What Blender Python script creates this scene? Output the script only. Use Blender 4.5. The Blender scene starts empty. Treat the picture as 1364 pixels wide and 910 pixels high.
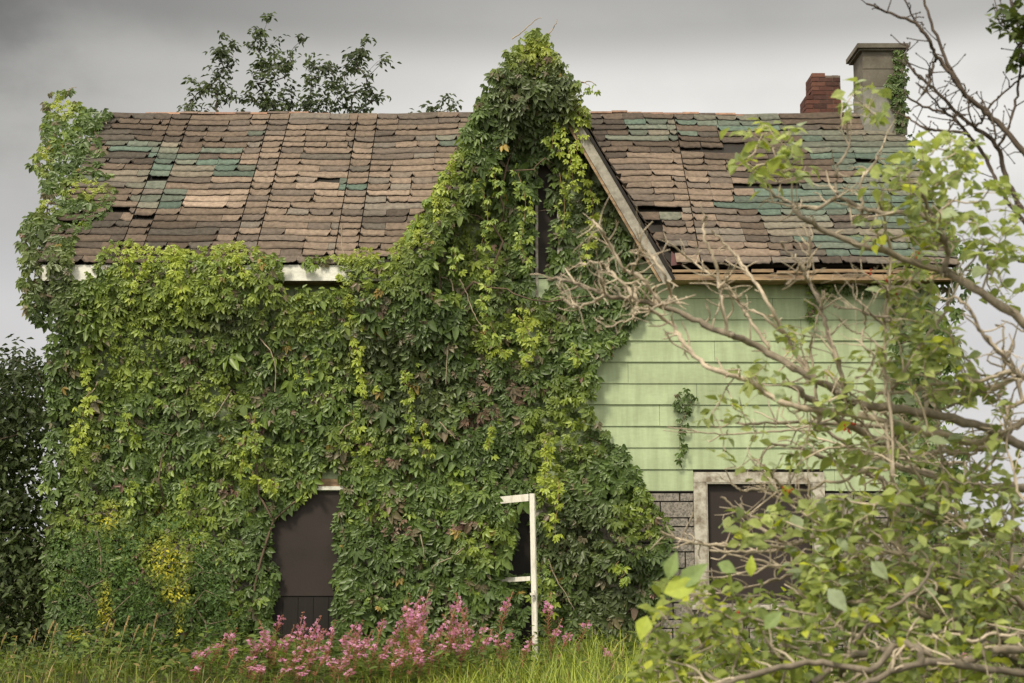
import bpy, math, random
import numpy as np
from mathutils import Vector, Matrix, noise

random.seed(11)
rng = np.random.default_rng(11)
scene = bpy.context.scene
COL = scene.collection

# ------------------------------------------------------------------ camera
CAM = np.array([0.0, -19.0, 1.6]); PITCH = math.radians(7.94); F = 1900.0
cam_d = bpy.data.cameras.new("camera"); cam = bpy.data.objects.new("camera", cam_d); COL.objects.link(cam)
cam.location = CAM; cam.rotation_euler = (math.pi/2 + PITCH, 0, 0)
cam_d.sensor_width = 36.0; cam_d.lens = F/1364*36.0; cam_d.clip_end = 3000; cam_d.clip_start = 0.05
cam_d.dof.use_dof = True; cam_d.dof.focus_distance = 18.8; cam_d.dof.aperture_fstop = 3.8
scene.camera = cam

# ------------------------------------------------------------------ light
SUN_EL, SUN_AZ = math.radians(50), math.radians(212)      # azimuth clockwise from +Y: behind the camera, to its left
world = bpy.data.worlds.new("World"); scene.world = world; world.use_nodes = True
nt = world.node_tree; nt.nodes.clear()
def wn(t, **k):
    n = nt.nodes.new(t)
    for a, b in k.items(): setattr(n, a, b)
    return n
def L(a, b): nt.links.new(a, b)
def wmath(op, a, b=None, c=None, clamp=False):
    n = wn('ShaderNodeMath', operation=op); n.use_clamp = clamp
    for i, v in enumerate((a, b, c)):
        if v is None: continue
        if isinstance(v, (int, float)): n.inputs[i].default_value = v
        else: L(v, n.inputs[i])
    return n.outputs[0]
def wsmooth(x, lo, hi, a=0.0, b=1.0):
    n = wn('ShaderNodeMapRange', interpolation_type='SMOOTHSTEP')
    L(x, n.inputs['Value']); n.inputs['From Min'].default_value = lo; n.inputs['From Max'].default_value = hi
    n.inputs['To Min'].default_value = a; n.inputs['To Max'].default_value = b
    return n.outputs[0]
sky = wn('ShaderNodeTexSky', sky_type='NISHITA'); sky.sun_disc = False
sky.sun_elevation = SUN_EL; sky.sun_rotation = SUN_AZ; sky.dust_density = 2.0
tc = wn('ShaderNodeTexCoord'); sep = wn('ShaderNodeSeparateXYZ'); L(tc.outputs['Generated'], sep.inputs[0])
X, Yd, Z = sep.outputs
mp = wn('ShaderNodeMapping'); mp.inputs['Scale'].default_value = (1.0, 1.0, 1.5); L(tc.outputs['Generated'], mp.inputs[0])
nz = wn('ShaderNodeTexNoise'); nz.inputs['Scale'].default_value = 5.0; nz.inputs['Detail'].default_value = 6; nz.inputs['Roughness'].default_value = 0.55
L(mp.outputs[0], nz.inputs['Vector'])
ramp = wn('ShaderNodeValToRGB'); L(wmath('ADD', Z, wmath('MULTIPLY', wmath('SUBTRACT', nz.outputs['Fac'], 0.5), 0.03)), ramp.inputs[0])
cr = ramp.color_ramp; cr.interpolation = 'EASE'
stops = [(0.0, .54), (0.17, .56), (0.275, .68), (0.31, .60), (0.35, .36), (0.40, .27), (0.72, .62)]
while len(cr.elements) < len(stops): cr.elements.new(0.5)
for e, (p, v) in zip(cr.elements, stops):
    e.position = p; e.color = (v*1.01, v*0.992, v*(.985 if p < .2 else 0.945), 1)
dark = wmath('MULTIPLY', wsmooth(X, 0.02, -0.36), wsmooth(nz.outputs['Fac'], 0.3, 0.68, 0.45, .9))
mul = wmath('SUBTRACT', 1.0, wmath('MULTIPLY', dark, wsmooth(Z, 0.14, 0.27, 0.12, 0.78)))
mul = wmath('MULTIPLY', mul, wsmooth(nz.outputs['Fac'], 0.3, 0.7, 0.90, 1.08))
frontcol = wn('ShaderNodeVectorMath', operation='SCALE'); L(ramp.outputs[0], frontcol.inputs[0]); L(mul, frontcol.inputs['Scale'])
back = wn('ShaderNodeVectorMath', operation='SCALE'); back.inputs[0].default_value = (1.08, 1.04, .92); L(wsmooth(nz.outputs['Fac'], .3, .7, .85, 1.15), back.inputs['Scale'])  # unseen sky behind the camera, made brighter to light leaves and house front
fw = wsmooth(Yd, 0.35, 0.85)
mixc = wn('ShaderNodeMix', data_type='RGBA'); L(fw, mixc.inputs['Factor']); L(back.outputs[0], mixc.inputs['A']); L(frontcol.outputs[0], mixc.inputs['B'])
bg1 = wn('ShaderNodeBackground'); L(sky.outputs[0], bg1.inputs['Color']); bg1.inputs['Strength'].default_value = 0.05
bg2 = wn('ShaderNodeBackground'); L(mixc.outputs['Result'], bg2.inputs['Color']); bg2.inputs['Strength'].default_value = 1.0
ms = wn('ShaderNodeMixShader'); ms.inputs[0].default_value = 0.95
L(bg1.outputs[0], ms.inputs[1]); L(bg2.outputs[0], ms.inputs[2])
wo = wn('ShaderNodeOutputWorld'); L(ms.outputs[0], wo.inputs['Surface'])

sun_d = bpy.data.lights.new("sun", 'SUN'); sun = bpy.data.objects.new("sun", sun_d); COL.objects.link(sun)
sun_d.energy = 2.8; sun_d.angle = math.radians(11); sun_d.color = (1.0, 0.91, 0.74)
sdir = Vector((math.sin(SUN_AZ)*math.cos(SUN_EL), math.cos(SUN_AZ)*math.cos(SUN_EL), math.sin(SUN_EL)))
sun.rotation_euler = sdir.to_track_quat('Z', 'Y').to_euler(); sun.location = sdir*40

scene.view_settings.view_transform = 'Standard'; scene.view_settings.look = 'None'
scene.view_settings.exposure = 0.38; scene.view_settings.gamma = 1.0; scene.view_settings.use_curve_mapping = False
scene.render.engine = 'CYCLES'
scene.cycles.use_denoising = True
scene.cycles.max_bounces = 6; scene.cycles.diffuse_bounces = 3; scene.cycles.glossy_bounces = 2; scene.cycles.transmission_bounces = 3
scene.cycles.caustics_reflective = False; scene.cycles.caustics_refractive = False

# ------------------------------------------------------------------ helpers
def W(u, v, Y):
    """world point on the plane y = Y that the photograph shows at (u, v); used to measure sizes"""
    u = np.asarray(u, float); v = np.asarray(v, float); Y = np.asarray(Y, float)
    xr = (u-682)/F; yr = (455-v)/F
    c, s = math.cos(PITCH), math.sin(PITCH)
    t = (Y-CAM[1])/(c-yr*s)
    return np.stack(np.broadcast_arrays(CAM[0]+t*xr, Y, CAM[2]+t*(s+yr*c)), -1)
def wx(u, v, Y): return float(W(u, v, Y)[0])
def wz(u, v, Y): return float(W(u, v, Y)[2])
def project(P):
    P = np.asarray(P, float)-CAM; c, s = math.cos(PITCH), math.sin(PITCH)
    d = P[..., 1]*c+P[..., 2]*s; h = -P[..., 1]*s+P[..., 2]*c
    return 682+F*P[..., 0]/d, 455-F*h/d
def nz1(p, k=1.0): return noise.noise(Vector((float(p[0])*k, float(p[1])*k, float(p[2])*k)))

def mesh_obj(name, verts, faces, m, parent=None, colors=None, smooth=False):
    me = bpy.data.meshes.new(name)
    if isinstance(faces, np.ndarray):
        nv, nf, k = len(verts), len(faces), faces.shape[1]
        me.vertices.add(nv); me.vertices.foreach_set('co', np.asarray(verts, np.float32).ravel())
        me.loops.add(nf*k); me.loops.foreach_set('vertex_index', faces.astype(np.int32).ravel())
        me.polygons.add(nf); me.polygons.foreach_set('loop_start', (np.arange(nf)*k).astype(np.int32))
        me.update(calc_edges=True); me.validate()
    else:
        me.from_pydata([tuple(map(float, p)) for p in verts], [], [tuple(map(int, f)) for f in faces]); me.update()
    if colors is not None:
        a = me.attributes.new('tint', 'FLOAT_COLOR', 'POINT')
        c = np.ones((len(verts), 4), np.float32); c[:, :3] = colors; a.data.foreach_set('color', c.ravel())
    if smooth: me.polygons.foreach_set('use_smooth', [True]*len(me.polygons))
    ms_ = m if isinstance(m, (list, tuple)) else [m]
    for q in ms_: me.materials.append(q)
    o = bpy.data.objects.new(name, me); COL.objects.link(o)
    if parent is not None: o.parent = parent
    return o
def thing(name, label, cat, loc=(0, 0, 0), group=None):
    o = bpy.data.objects.new(name, None); COL.objects.link(o); o.empty_display_size = 0.1
    o.location = loc; o['label'] = label; o['category'] = cat
    if group: o['group'] = group
    return o
def local(parent, pts):
    return np.asarray(pts, float)-np.array(parent.location)

class MB:
    """collects shapes into one mesh"""
    def __init__(s): s.v = []; s.f = []; s.c = []
    def add(s, v, f, c=None):
        n = len(s.v); s.v += [tuple(p) for p in v]; s.f += [tuple(n+i for i in q) for q in f]
        if c is not None: s.c += [c]*len(v)
    def box(s, lo, hi, c=None, bev=0.0):
        x0, y0, z0 = lo; x1, y1, z1 = hi
        v = [(x0,y0,z0),(x1,y0,z0),(x1,y1,z0),(x0,y1,z0),(x0,y0,z1),(x1,y0,z1),(x1,y1,z1),(x0,y1,z1)]
        s.add(v, [(0,3,2,1),(4,5,6,7),(0,1,5,4),(1,2,6,5),(2,3,7,6),(3,0,4,7)], c)
    def slab(s, quad, n, th, c=None):
        """a quad (4 points, counter-clockwise seen from n) thickened by th against n"""
        q = [Vector(p) for p in quad]; n = Vector(n).normalized()*th
        v = [p for p in q]+[p-n for p in q]; k = len(q)
        f = [tuple(range(k)), tuple(range(2*k-1, k-1, -1))]+[(i, i+k, (i+1) % k+k, (i+1) % k) for i in range(k)]
        s.add([tuple(p) for p in v], f, c)
    def build(s, name, m, parent=None, smooth=False):
        v = np.array(s.v, float)
        if parent is not None: v = local_deep(parent, v)
        return mesh_obj(name, v, s.f, m, parent, np.array(s.c) if s.c else None, smooth)
def local_deep(parent, v):
    p = parent
    while p is not None: v = v-np.array(p.location); p = p.parent
    return v

# ---- node materials
def mat(name): 
    m = bpy.data.materials.new(name); m.use_nodes = True
    return m, m.node_tree, m.node_tree.nodes['Principled BSDF']
def N(t, kind, **k):
    n = t.nodes.new(kind)
    for a, b in k.items(): setattr(n, a, b)
    return n
def noise_node(t, scale, detail=4, rough=0.55, stretch=None, obj=True):
    tcn = N(t, 'ShaderNodeTexCoord'); mpn = N(t, 'ShaderNodeMapping')
    if stretch: mpn.inputs['Scale'].default_value = stretch
    t.links.new(tcn.outputs['Object'], mpn.inputs[0])
    n = N(t, 'ShaderNodeTexNoise'); n.inputs['Scale'].default_value = scale; n.inputs['Detail'].default_value = detail; n.inputs['Roughness'].default_value = rough
    t.links.new(mpn.outputs[0], n.inputs['Vector'])
    return n.outputs['Fac']
def ramp_node(t, fac, stops):
    r = N(t, 'ShaderNodeValToRGB'); t.links.new(fac, r.inputs[0])
    while len(r.color_ramp.elements) < len(stops): r.color_ramp.elements.new(0.5)
    for e, (p, c) in zip(r.color_ramp.elements, stops): e.position = p; e.color = (*c, 1)
    return r.outputs[0]
def mixrgb(t, fac, a, b, mode='MIX'):
    n = N(t, 'ShaderNodeMix', data_type='RGBA', blend_type=mode)
    for sock, v in (('Factor', fac), ('A', a), ('B', b)):
        if isinstance(v, (int, float)): n.inputs[sock].default_value = v
        elif isinstance(v, tuple): n.inputs[sock].default_value = (*v, 1)
        else: t.links.new(v, n.inputs[sock])
    return n.outputs['Result']
def bump(t, bsdf, h, strength=0.3, dist=0.01):
    b = N(t, 'ShaderNodeBump'); b.inputs['Strength'].default_value = strength; b.inputs['Distance'].default_value = dist
    t.links.new(h, b.inputs['Height']); t.links.new(b.outputs[0], bsdf.inputs['Normal'])
def stained(name, base, dirt, scale=3.0, stretch=None, lo=.4, hi=.75, rough=0.7, fine=60, bumps=0.15, famp=.14):
    m, t, b = mat(name)
    f = noise_node(t, scale, 6, .6, stretch)
    c = ramp_node(t, f, [(lo, base), (hi, dirt)])
    g = noise_node(t, fine, 3, .6, stretch)
    c = mixrgb(t, 1.0, c, ramp_node(t, g, [(.3, (1-famp,)*3), (.7, (1+famp*.6,)*3)]), 'MULTIPLY')
    t.links.new(c, b.inputs['Base Color']); b.inputs['Roughness'].default_value = rough
    b.inputs['Specular IOR Level'].default_value = 0.3
    bump(t, b, g, bumps, 0.004)
    return m
def tinted(name, rough=0.8, scale=18, stretch=None, amp=(.7, 1.2), bumps=0.4, spec=0.25, dist=.006):
    m, t, b = mat(name)
    a = N(t, 'ShaderNodeAttribute', attribute_name='tint')
    f = noise_node(t, scale, 6, .65, stretch)
    c = mixrgb(t, 1.0, a.outputs['Color'], ramp_node(t, f, [(.28, (amp[0],)*3), (.72, (amp[1],)*3)]), 'MULTIPLY')
    t.links.new(c, b.inputs['Base Color']); b.inputs['Roughness'].default_value = rough; b.inputs['Specular IOR Level'].default_value = spec
    bump(t, b, f, bumps, dist)
    return m
def leaf_mat(name, trans=0.25, rough=0.45, spec=0.4):
    m, t, b = mat(name)
    a = N(t, 'ShaderNodeAttribute', attribute_name='tint')
    f = noise_node(t, 40, 3)
    c = mixrgb(t, 1.0, a.outputs['Color'], ramp_node(t, f, [(.3, (.85,)*3), (.7, (1.12,)*3)]), 'MULTIPLY')
    t.links.new(c, b.inputs['Base Color']); b.inputs['Roughness'].default_value = rough; b.inputs['Specular IOR Level'].default_value = spec
    tr = N(t, 'ShaderNodeBsdfTranslucent'); t.links.new(mixrgb(t, 1.0, c, (1.25, 1.3, .7), 'MULTIPLY'), tr.inputs['Color'])
    mx = N(t, 'ShaderNodeMixShader'); mx.inputs[0].default_value = trans
    t.links.new(b.outputs[0], mx.inputs[1]); t.links.new(tr.outputs[0], mx.inputs[2])
    t.links.new(mx.outputs[0], t.nodes['Material Output'].inputs['Surface'])
    return m

M_leaf = leaf_mat('creeper_leaf', .22, .42, .45)
M_bleaf = leaf_mat('bush_leaf', .38, .5, .3)
M_tleaf = leaf_mat('tree_leaf', .22, .55, .25)
M_grass = leaf_mat('grass_blade', .3, .5, .3)
M_petal = leaf_mat('petal', .35, .6, .2)
M_bark = tinted('bark', .85, 22, (1, 1, .35), (.55, 1.35), .5)
M_shingle = tinted('shingle', .92, 16, (1, 1, 1), (.62, 1.3), .5, .15)
M_siding = stained('green_siding', (.41, .495, .30), (.29, .34, .20), 1.1, (.45, 1, 1.4), .42, .82, .5, 30, .03, .06)
def weather(m):
    # rain streaks and a few grey worn spots in the paint
    t = m.node_tree; b = t.nodes['Principled BSDF']; src = b.inputs['Base Color'].links[0].from_socket
    s1 = noise_node(t, 2.2, 6, .6, (3.2, 3.2, .35)); c = mixrgb(t, 1.0, src, ramp_node(t, s1, [(.35, (.80, .80, .78)), (.62, (1.06,)*3)]), 'MULTIPLY')
    s2 = noise_node(t, 7, 8, .7, (1, 1, 1.8)); f = ramp_node(t, s2, [(.66, (0, 0, 0)), (.74, (.8,)*3)])
    t.links.new(mixrgb(t, f, c, (.25, .24, .19)), b.inputs['Base Color'])
weather(M_siding)
M_sidewall = M_siding
M_white = stained('white_paint', (.78, .77, .70), (.42, .38, .29), 4, (.4, 1, 1), .52, .8, .55, 50, .12)
M_trimw = stained('weathered_trim', (.50, .47, .40), (.20, .165, .125), 5, (1.5, 1, 1.5), .42, .66, .8, 30, .4)
M_barge = stained('weathered_bargeboard', (.36, .335, .285), (.13, .11, .085), 5, (1.2, 1, 1.2), .45, .75, .8, 26, .4)
M_rot = stained('rotten_wood', (.40, .28, .17), (.12, .08, .055), 4, (.5, 1, 3), .4, .68, .85, 30, .5)
M_board = stained('brown_board', (.036, .027, .024), (.026, .020, .018), 2, (1, 1, 1), .35, .7, .7, 40, .05, .08)
M_boardlow = stained('dark_plank', (.018, .014, .012), (.012, .010, .009), 6, (6, 1, .4), .35, .7, .7, 40, .2)
M_dark = stained('dark_underlay', (.022, .018, .015), (.014, .012, .010), 5)
M_stone = stained('asphalt_stone', (.30, .27, .235), (.11, .10, .088), 38, None, .42, .64, .9, 120, .5)
M_parge = stained('chimney_parging', (.165, .147, .12), (.095, .082, .066), 3, None, .35, .7, .9, 30, .3)
M_pargel = stained('chimney_grey_base', (.27, .265, .235), (.15, .145, .125), 4, None, .35, .75, .9, 30, .3)
M_brick = tinted('old_brick', .9, 30, None, (.7, 1.25), .4)
M_mortar = stained('mortar', (.20, .16, .13), (.12, .095, .08), 12)
M_alu = stained('white_aluminium', (.74, .71, .63), (.40, .36, .29), 8, (1, 1, .3), .5, .78, .35, 60, .05)
M_soil = stained('soil_ground', (.07, .075, .03), (.045, .035, .02), 1.5, None, .4, .65, .95, 12, .5)

# ---- tubes / growth
def tubes(polys, sides=5):
    V, Fc = [], []; n0 = 0
    for pts, rad in polys:
        P = np.asarray(pts, float); R = np.asarray(rad, float); k = len(P)
        if k < 2: continue
        T = np.gradient(P, axis=0); T /= np.linalg.norm(T, axis=1, keepdims=True)+1e-9
        ref = np.where(np.abs(T[:, 2:3]) > .9, np.array([[1., 0, 0]]), np.array([[0., 0, 1]]))
        A = np.cross(T, ref); A /= np.linalg.norm(A, axis=1, keepdims=True)+1e-9
        B = np.cross(T, A)
        ang = np.arange(sides)*2*math.pi/sides
        ring = P[:, None]+R[:, None, None]*(np.cos(ang)[None, :, None]*A[:, None]+np.sin(ang)[None, :, None]*B[:, None])
        V.append(ring.reshape(-1, 3))
        i = np.arange(k-1)[:, None]*sides; j = np.arange(sides)[None]; j2 = (j+1) % sides
        q = np.stack([i+j, i+j2, i+sides+j2, i+sides+j], -1).reshape(-1, 4)+n0
        Fc.append(q); n0 += k*sides
    if not V: return np.zeros((0, 3)), np.zeros((0, 4), int)
    return np.concatenate(V), np.concatenate(Fc)
def tube_obj(name, polys, m, parent, col, sides=5, var=.15):
    v, f = tubes(polys, sides)
    cs = []
    for pts, rad in polys:
        if len(pts) < 2: continue
        c = np.array(col)*(1+var*rng.uniform(-1, 1)); cs.append(np.tile(c, (len(pts)*sides, 1)))
    return mesh_obj(name, local_deep(parent, v), f, m, parent, np.concatenate(cs), True)
def smooth_path(pts, n=4, wob=0.0):
    """Catmull-Rom through pts with a little wobble"""
    P = np.asarray(pts, float)
    Q = np.vstack([2*P[0]-P[1], P, 2*P[-1]-P[-2]]); out = []
    for i in range(1, len(Q)-2):
        for k in range(n):
            t = k/n; a, b, c, d = Q[i-1], Q[i], Q[i+1], Q[i+2]
            out.append(.5*((2*b)+(-a+c)*t+(2*a-5*b+4*c-d)*t*t+(-a+3*b-3*c+d)*t**3))
    out.append(P[-1]); out = np.array(out)
    if wob: out[1:-1] += rng.normal(0, wob, out[1:-1].shape)
    return out
def grow(roots, targets, seg=.12, wob=.12, rmin=.002, rmax=.03, power=.45, sag=0.0):
    roots = np.asarray(roots, float); targets = np.asarray(targets, float)
    cap = len(roots)+len(targets)*14
    pos = np.zeros((cap, 3)); pos[:len(roots)] = roots; par = np.full(cap, -1); n = len(roots); R0 = n
    d0 = np.array([np.min(np.sum((roots-t)**2, 1)) for t in targets]); tips = []
    for k in np.argsort(d0):
        t = targets[k]; i = int(np.argmin(np.sum((pos[:n]-t)**2, 1))); a = pos[i].copy(); d = t-a; ln = np.linalg.norm(d)
        m = min(12, max(1, int(ln/seg))); off = np.cross(d, rng.normal(size=3)); o = np.linalg.norm(off)
        off = off/(o+1e-9)*ln*wob*rng.uniform(.3, 1)
        last = i
        for j in range(1, m+1):
            s = j/m; pos[n] = a+d*s+off*math.sin(math.pi*s)+np.array([0, 0, -sag*ln*math.sin(math.pi*s)])
            par[n] = last; last = n; n += 1
        tips.append(last)
    cnt = np.zeros(n); cnt[tips] = 1
    for i in range(n-1, R0-1, -1):
        cnt[i] = max(cnt[i], 1)
        if par[i] >= 0: cnt[par[i]] += cnt[i]
    kids = {}
    for i in range(R0, n): kids.setdefault(int(par[i]), []).append(i)
    rad = np.minimum(rmax, rmin*cnt**power); polys = []; stack = []
    for r in range(R0): stack += [(r, c) for c in kids.get(r, [])]
    while stack:
        p, c = stack.pop(); pts = [pos[p]]; rs = [min(rad[c], rad[p])]
        while True:
            pts.append(pos[c]); rs.append(rad[c]); ks = kids.get(c, [])
            if not ks: break
            mx = max(ks, key=lambda q: cnt[q])
            stack += [(c, q) for q in ks if q != mx]; c = mx
        rs[-1] *= .5
        polys.append((np.array(pts), np.array(rs)))
    return polys, pos[:n], pos[tips]

# ---- leaves
def unit(a): return a/(np.linalg.norm(a, axis=-1, keepdims=True)+1e-9)
def frames(T, Nn):
    T = unit(T); Nn = unit(Nn-T*np.sum(T*Nn, -1, keepdims=True)); Bn = np.cross(Nn, T)
    return np.stack([T, Bn, Nn], -1)          # columns
def ovate(w=.42, fold=.10, curve=.15, rows=4, tipw=.0, base=.12, peak=.4):
    """a folded leaf blade, base at 0, tip at x = 1"""
    v, f = [(0, 0, 0)], []
    xs = np.linspace(0, 1, rows+1)[1:-1]
    for x in xs:
        h = w*(min(1, (x/peak)**.7) if x < peak else max(0, 1-((x-peak)/(1-peak))**1.6))*.5
        z = -curve*x*x
        v += [(x, h, z+fold*h*2), (x, 0, z), (x, -h, z+fold*h*2)]
    v.append((1, 0, -curve)); k = len(xs); tip = len(v)-1
    f += [(0, 2, 1, 1), (0, 3, 2, 2)]
    for i in range(k-1):
        a = 1+3*i; f += [(a, a+1, a+4, a+3), (a+1, a+2, a+5, a+4)]
    a = 1+3*(k-1); f += [(a, a+1, tip, tip), (a+1, a+2, tip, tip)]
    return np.array(v, float), [tuple(dict.fromkeys(q)) for q in f]
def diamond(w=.42, fold=.12, curve=.12):
    """four-row folded leaflet: two quads"""
    v = np.array([(0, 0, 0), (.38, w*.5, fold*.5*w*2), (.75, w*.32, -curve*.5+fold*.3*w), (1, 0, -curve), (.75, -w*.32, -curve*.5+fold*.3*w), (.38, -w*.5, fold*.5*w*2)])
    return v, [(0, 3, 2, 1), (0, 5, 4, 3)]
def palmate(k, seedn):
    """a creeper leaf of k leaflets hanging from one point"""
    r = np.random.default_rng(seedn); V, Fc = [], []
    for i in range(k):
        a = (i-(k-1)/2)*(math.radians(200)/k)+r.normal(0, .10)
        ln = 1-.22*abs(i-(k-1)/2)/((k-1)/2)+r.normal(0, .05)
        v, f = diamond(.54+r.normal(0, .05), .22, .18)
        dr = -.12-.25*r.random()
        v = v*ln; x = v[:, 0].copy(); v[:, 2] += dr*x*.8+r.normal(0, .03)
        rl = r.normal(0, .25); y, z = v[:, 1].copy(), v[:, 2].copy(); v[:, 1] = y*math.cos(rl)-z*math.sin(rl)*.4; v[:, 2] = z+y*math.sin(rl)
        x, y = v[:, 0].copy()+.06, v[:, 1].copy(); v[:, 0] = x*math.cos(a)-y*math.sin(a); v[:, 1] = x*math.sin(a)+y*math.cos(a)
        n = sum(len(q) for q in V); V.append(v); Fc += [tuple(n+j for j in q) for q in f]
    return np.concatenate(V), Fc
def leaves_mesh(name, templates, P, R, S, C, m, parent, cvar=.12):
    """every leaf of one plant as one mesh; C = colour per leaf"""
    P = np.asarray(P, float); S = np.asarray(S, float); n = len(P)
    pick = rng.integers(0, len(templates), n); V, Q, CC = [], [], []; n0 = 0
    for k, (tv, tf) in enumerate(templates):
        ix = np.where(pick == k)[0]
        if not len(ix): continue
        v = np.einsum('nij,kj->nki', R[ix], tv)*S[ix, None, None]+P[ix, None]
        quad = np.array([q if len(q) == 4 else (*q, q[-1]) for q in tf])
        V.append(v.reshape(-1, 3)); Q.append((quad[None]+(np.arange(len(ix))*len(tv))[:, None, None]).reshape(-1, 4)+n0)
        CC.append(np.repeat(C[ix], len(tv), 0)*(1+cvar*rng.uniform(-1, 1, (len(ix)*len(tv), 1))))
        n0 += len(ix)*len(tv)
    V = np.concatenate(V); Q = np.concatenate(Q); CC = np.clip(np.concatenate(CC), 0, 1)
    V = local_deep(parent, V) if parent is not None else V
    tri = Q[:, 2] == Q[:, 3]
    if tri.any():
        q4 = [tuple(q) for q in Q[~tri]]; q3 = [tuple(q[:3]) for q in Q[tri]]
        me_f = q4+q3
        return mesh_obj(name, V, me_f, m, parent, CC)
    return mesh_obj(name, V, Q, m, parent, CC)
PALM = [palmate(5, s) for s in (1, 2, 3, 4)]+[palmate(4, 9), palmate(3, 6)]
OVATE = [ovate(.62, .14, .18, 5), ovate(.55, .2, .28, 5), ovate(.7, .10, .1, 5)]
SMALL = [diamond(.55, .2, .15), diamond(.45, .3, .2)]

def inpoly(poly, u, v):
    p = np.asarray(poly, float); x, y = np.asarray(u, float), np.asarray(v, float); r = np.zeros(x.shape, bool); j = len(p)-1
    for i in range(len(p)):
        c = ((p[i, 1] > y) != (p[j, 1] > y)) & (x < (p[j, 0]-p[i, 0])*(y-p[i, 1])/(p[j, 1]-p[i, 1]+1e-12)+p[i, 0]); r ^= c; j = i
    return r
def area(poly):
    p = np.asarray(poly, float); return .5*abs(np.dot(p[:, 0], np.roll(p[:, 1], 1))-np.dot(p[:, 1], np.roll(p[:, 0], 1)))
def sample(poly, n, holes=()):
    p = np.asarray(poly, float); lo, hi = p.min(0), p.max(0); U, Vv = [], []; k = 0
    while k < n:
        q = rng.uniform(lo, hi, (n*3, 2)); ok = inpoly(poly, q[:, 0], q[:, 1])
        for h in holes: ok &= ~inpoly(h, q[:, 0], q[:, 1])
        q = q[ok]; U.append(q[:, 0]); Vv.append(q[:, 1]); k += len(q)
    return np.concatenate(U)[:n], np.concatenate(Vv)[:n]
def blobs(u, v, lst):
    """0..1 nearness to a list of (u, v, ru, rv)"""
    r = np.zeros(len(u))
    for (a, b, ru, rv) in lst: r = np.maximum(r, np.clip(1.3-np.hypot((u-a)/ru, (v-b)/rv), 0, 1))
    return np.clip(r, 0, 1)
def sstep(x, a, b):
    t = np.clip((np.asarray(x, float)-a)/(b-a), 0, 1); return t*t*(3-2*t)
# ------------------------------------------------------------------ the setting: ground
def make_ground():
    n = 90; g = np.concatenate([-np.geomspace(1500, .3, n//2), np.geomspace(.3, 1500, n//2)])
    xs, ys = np.meshgrid(g, g, indexing='ij'); zz = np.zeros_like(xs)
    for i in range(n):
        for j in range(n):
            r = math.hypot(xs[i, j], ys[i, j])
            if r < 60 : zz[i, j] = .05*nz1((xs[i, j], ys[i, j], 0), .35)-.05
    v = np.stack([xs, ys, zz], -1).reshape(-1, 3); i, j = np.meshgrid(np.arange(n-1), np.arange(n-1), indexing='ij'); a = (i*n+j).ravel()
    o = mesh_obj('ground', v, np.stack([a, a+n, a+n+1, a+1], -1), M_soil, None, None, True)
    o['kind'] = 'structure'; o['label'] = 'overgrown grassy ground round the abandoned house'
make_ground()

# ------------------------------------------------------------------ the house
house = thing('abandoned_house', 'abandoned green sided farmhouse half swallowed by creeper, with curling brown and teal shingles', 'house')
XL, XR = -6.25, 5.92            # eave ends
WL, WR = -6.0, 5.70            # side walls
EY, EZ = -.40, wz(682, 352, -.40)  # eave edge of the roof
RY = 2.4; RZ = wz(682, 153, RY)
DEP = 2*RY                      # depth of the house
SL = math.hypot(RY-EY, RZ-EZ); SD = np.array([0, (RY-EY)/SL, (RZ-EZ)/SL]); SN = np.array([0, -SD[2], SD[1]])
GX = wx(712, 60, -.38); GZ = wz(712, 60, -.38); GHW = wx(893, 368, -.38)-GX; GB = wz(893, 368, -.38)
ZB = wz(900, 654, 0); EXPO = (wz(900, 398, 0)-ZB)/9

# walls of lapped boards; holes = (x0, x1, z0, z1)
def lap_wall(name, x0, x1, zlo, ztop, xf, m, holes=(), expo=None, zbase=None, joints=True, seedn=3):
    """boards along a wall; ztop(x) gives the height of the wall at x; xf maps (x, out, z) to the world"""
    r = random.Random(seedn); b = MB(); z = zbase; e = expo or EXPO
    k0 = math.ceil((zlo-z)/e-1e-6); zz = z+k0*e
    if zz > zlo+.02: rowsz = [(zlo, zz)]
    else: rowsz = []
    top = max(ztop(x0+(x1-x0)*i/40) for i in range(41))
    while zz < top: rowsz.append((zz, zz+e)); zz += e
    for (a, c) in rowsz:
        cuts = [x0]
        x = x0+r.uniform(.4, 3)
        while x < x1-.3 and joints: cuts.append(x); x += r.uniform(2.2, 3.7)
        cuts.append(x1)
        for p, q in zip(cuts[:-1], cuts[1:]):
            segs = [(p+.002, q-.002)]
            for (h0, h1, hz0, hz1) in holes:
                if hz0 < (a+c)/2 < hz1:
                    ns = []
                    for s0, s1 in segs:
                        if h1 <= s0 or h0 >= s1: ns.append((s0, s1))
                        else:
                            if h0-s0 > .02: ns.append((s0, h0))
                            if s1-h1 > .02: ns.append((h1, s1))
                    segs = ns
            for s0, s1 in segs:
                # clip by a sloping top
                xs = np.linspace(s0, s1, 25); ok = [x for x in xs if ztop(x) > a+.03]
                if not ok: continue
                s0, s1 = ok[0], ok[-1]
                if s1-s0 < .03: continue
                t0, t1 = min(c+.01, ztop(s0)), min(c+.01, ztop(s1)); dz = r.uniform(-.003, .003); dd = r.uniform(0, .004)
                nx = 7; vv = []
                for i in range(nx):
                    x = s0+(s1-s0)*i/(nx-1); wv = .0035*math.sin(x*2.1+a*7)+.002*math.sin(x*5+a*3)
                    tz = min(c+.01, ztop(x)); y = .021+dd+wv
                    vv += [xf(x, .002, a+dz), xf(x, y, a+dz+wv*.4), xf(x, .004, max(tz, a+.02))]
                f = []
                for i in range(nx-1):
                    k = 3*i; f += [(k, k+3, k+4, k+1), (k+1, k+4, k+5, k+2)]
                b.add(vv, f)
    return b.build(name, m, house)

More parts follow.
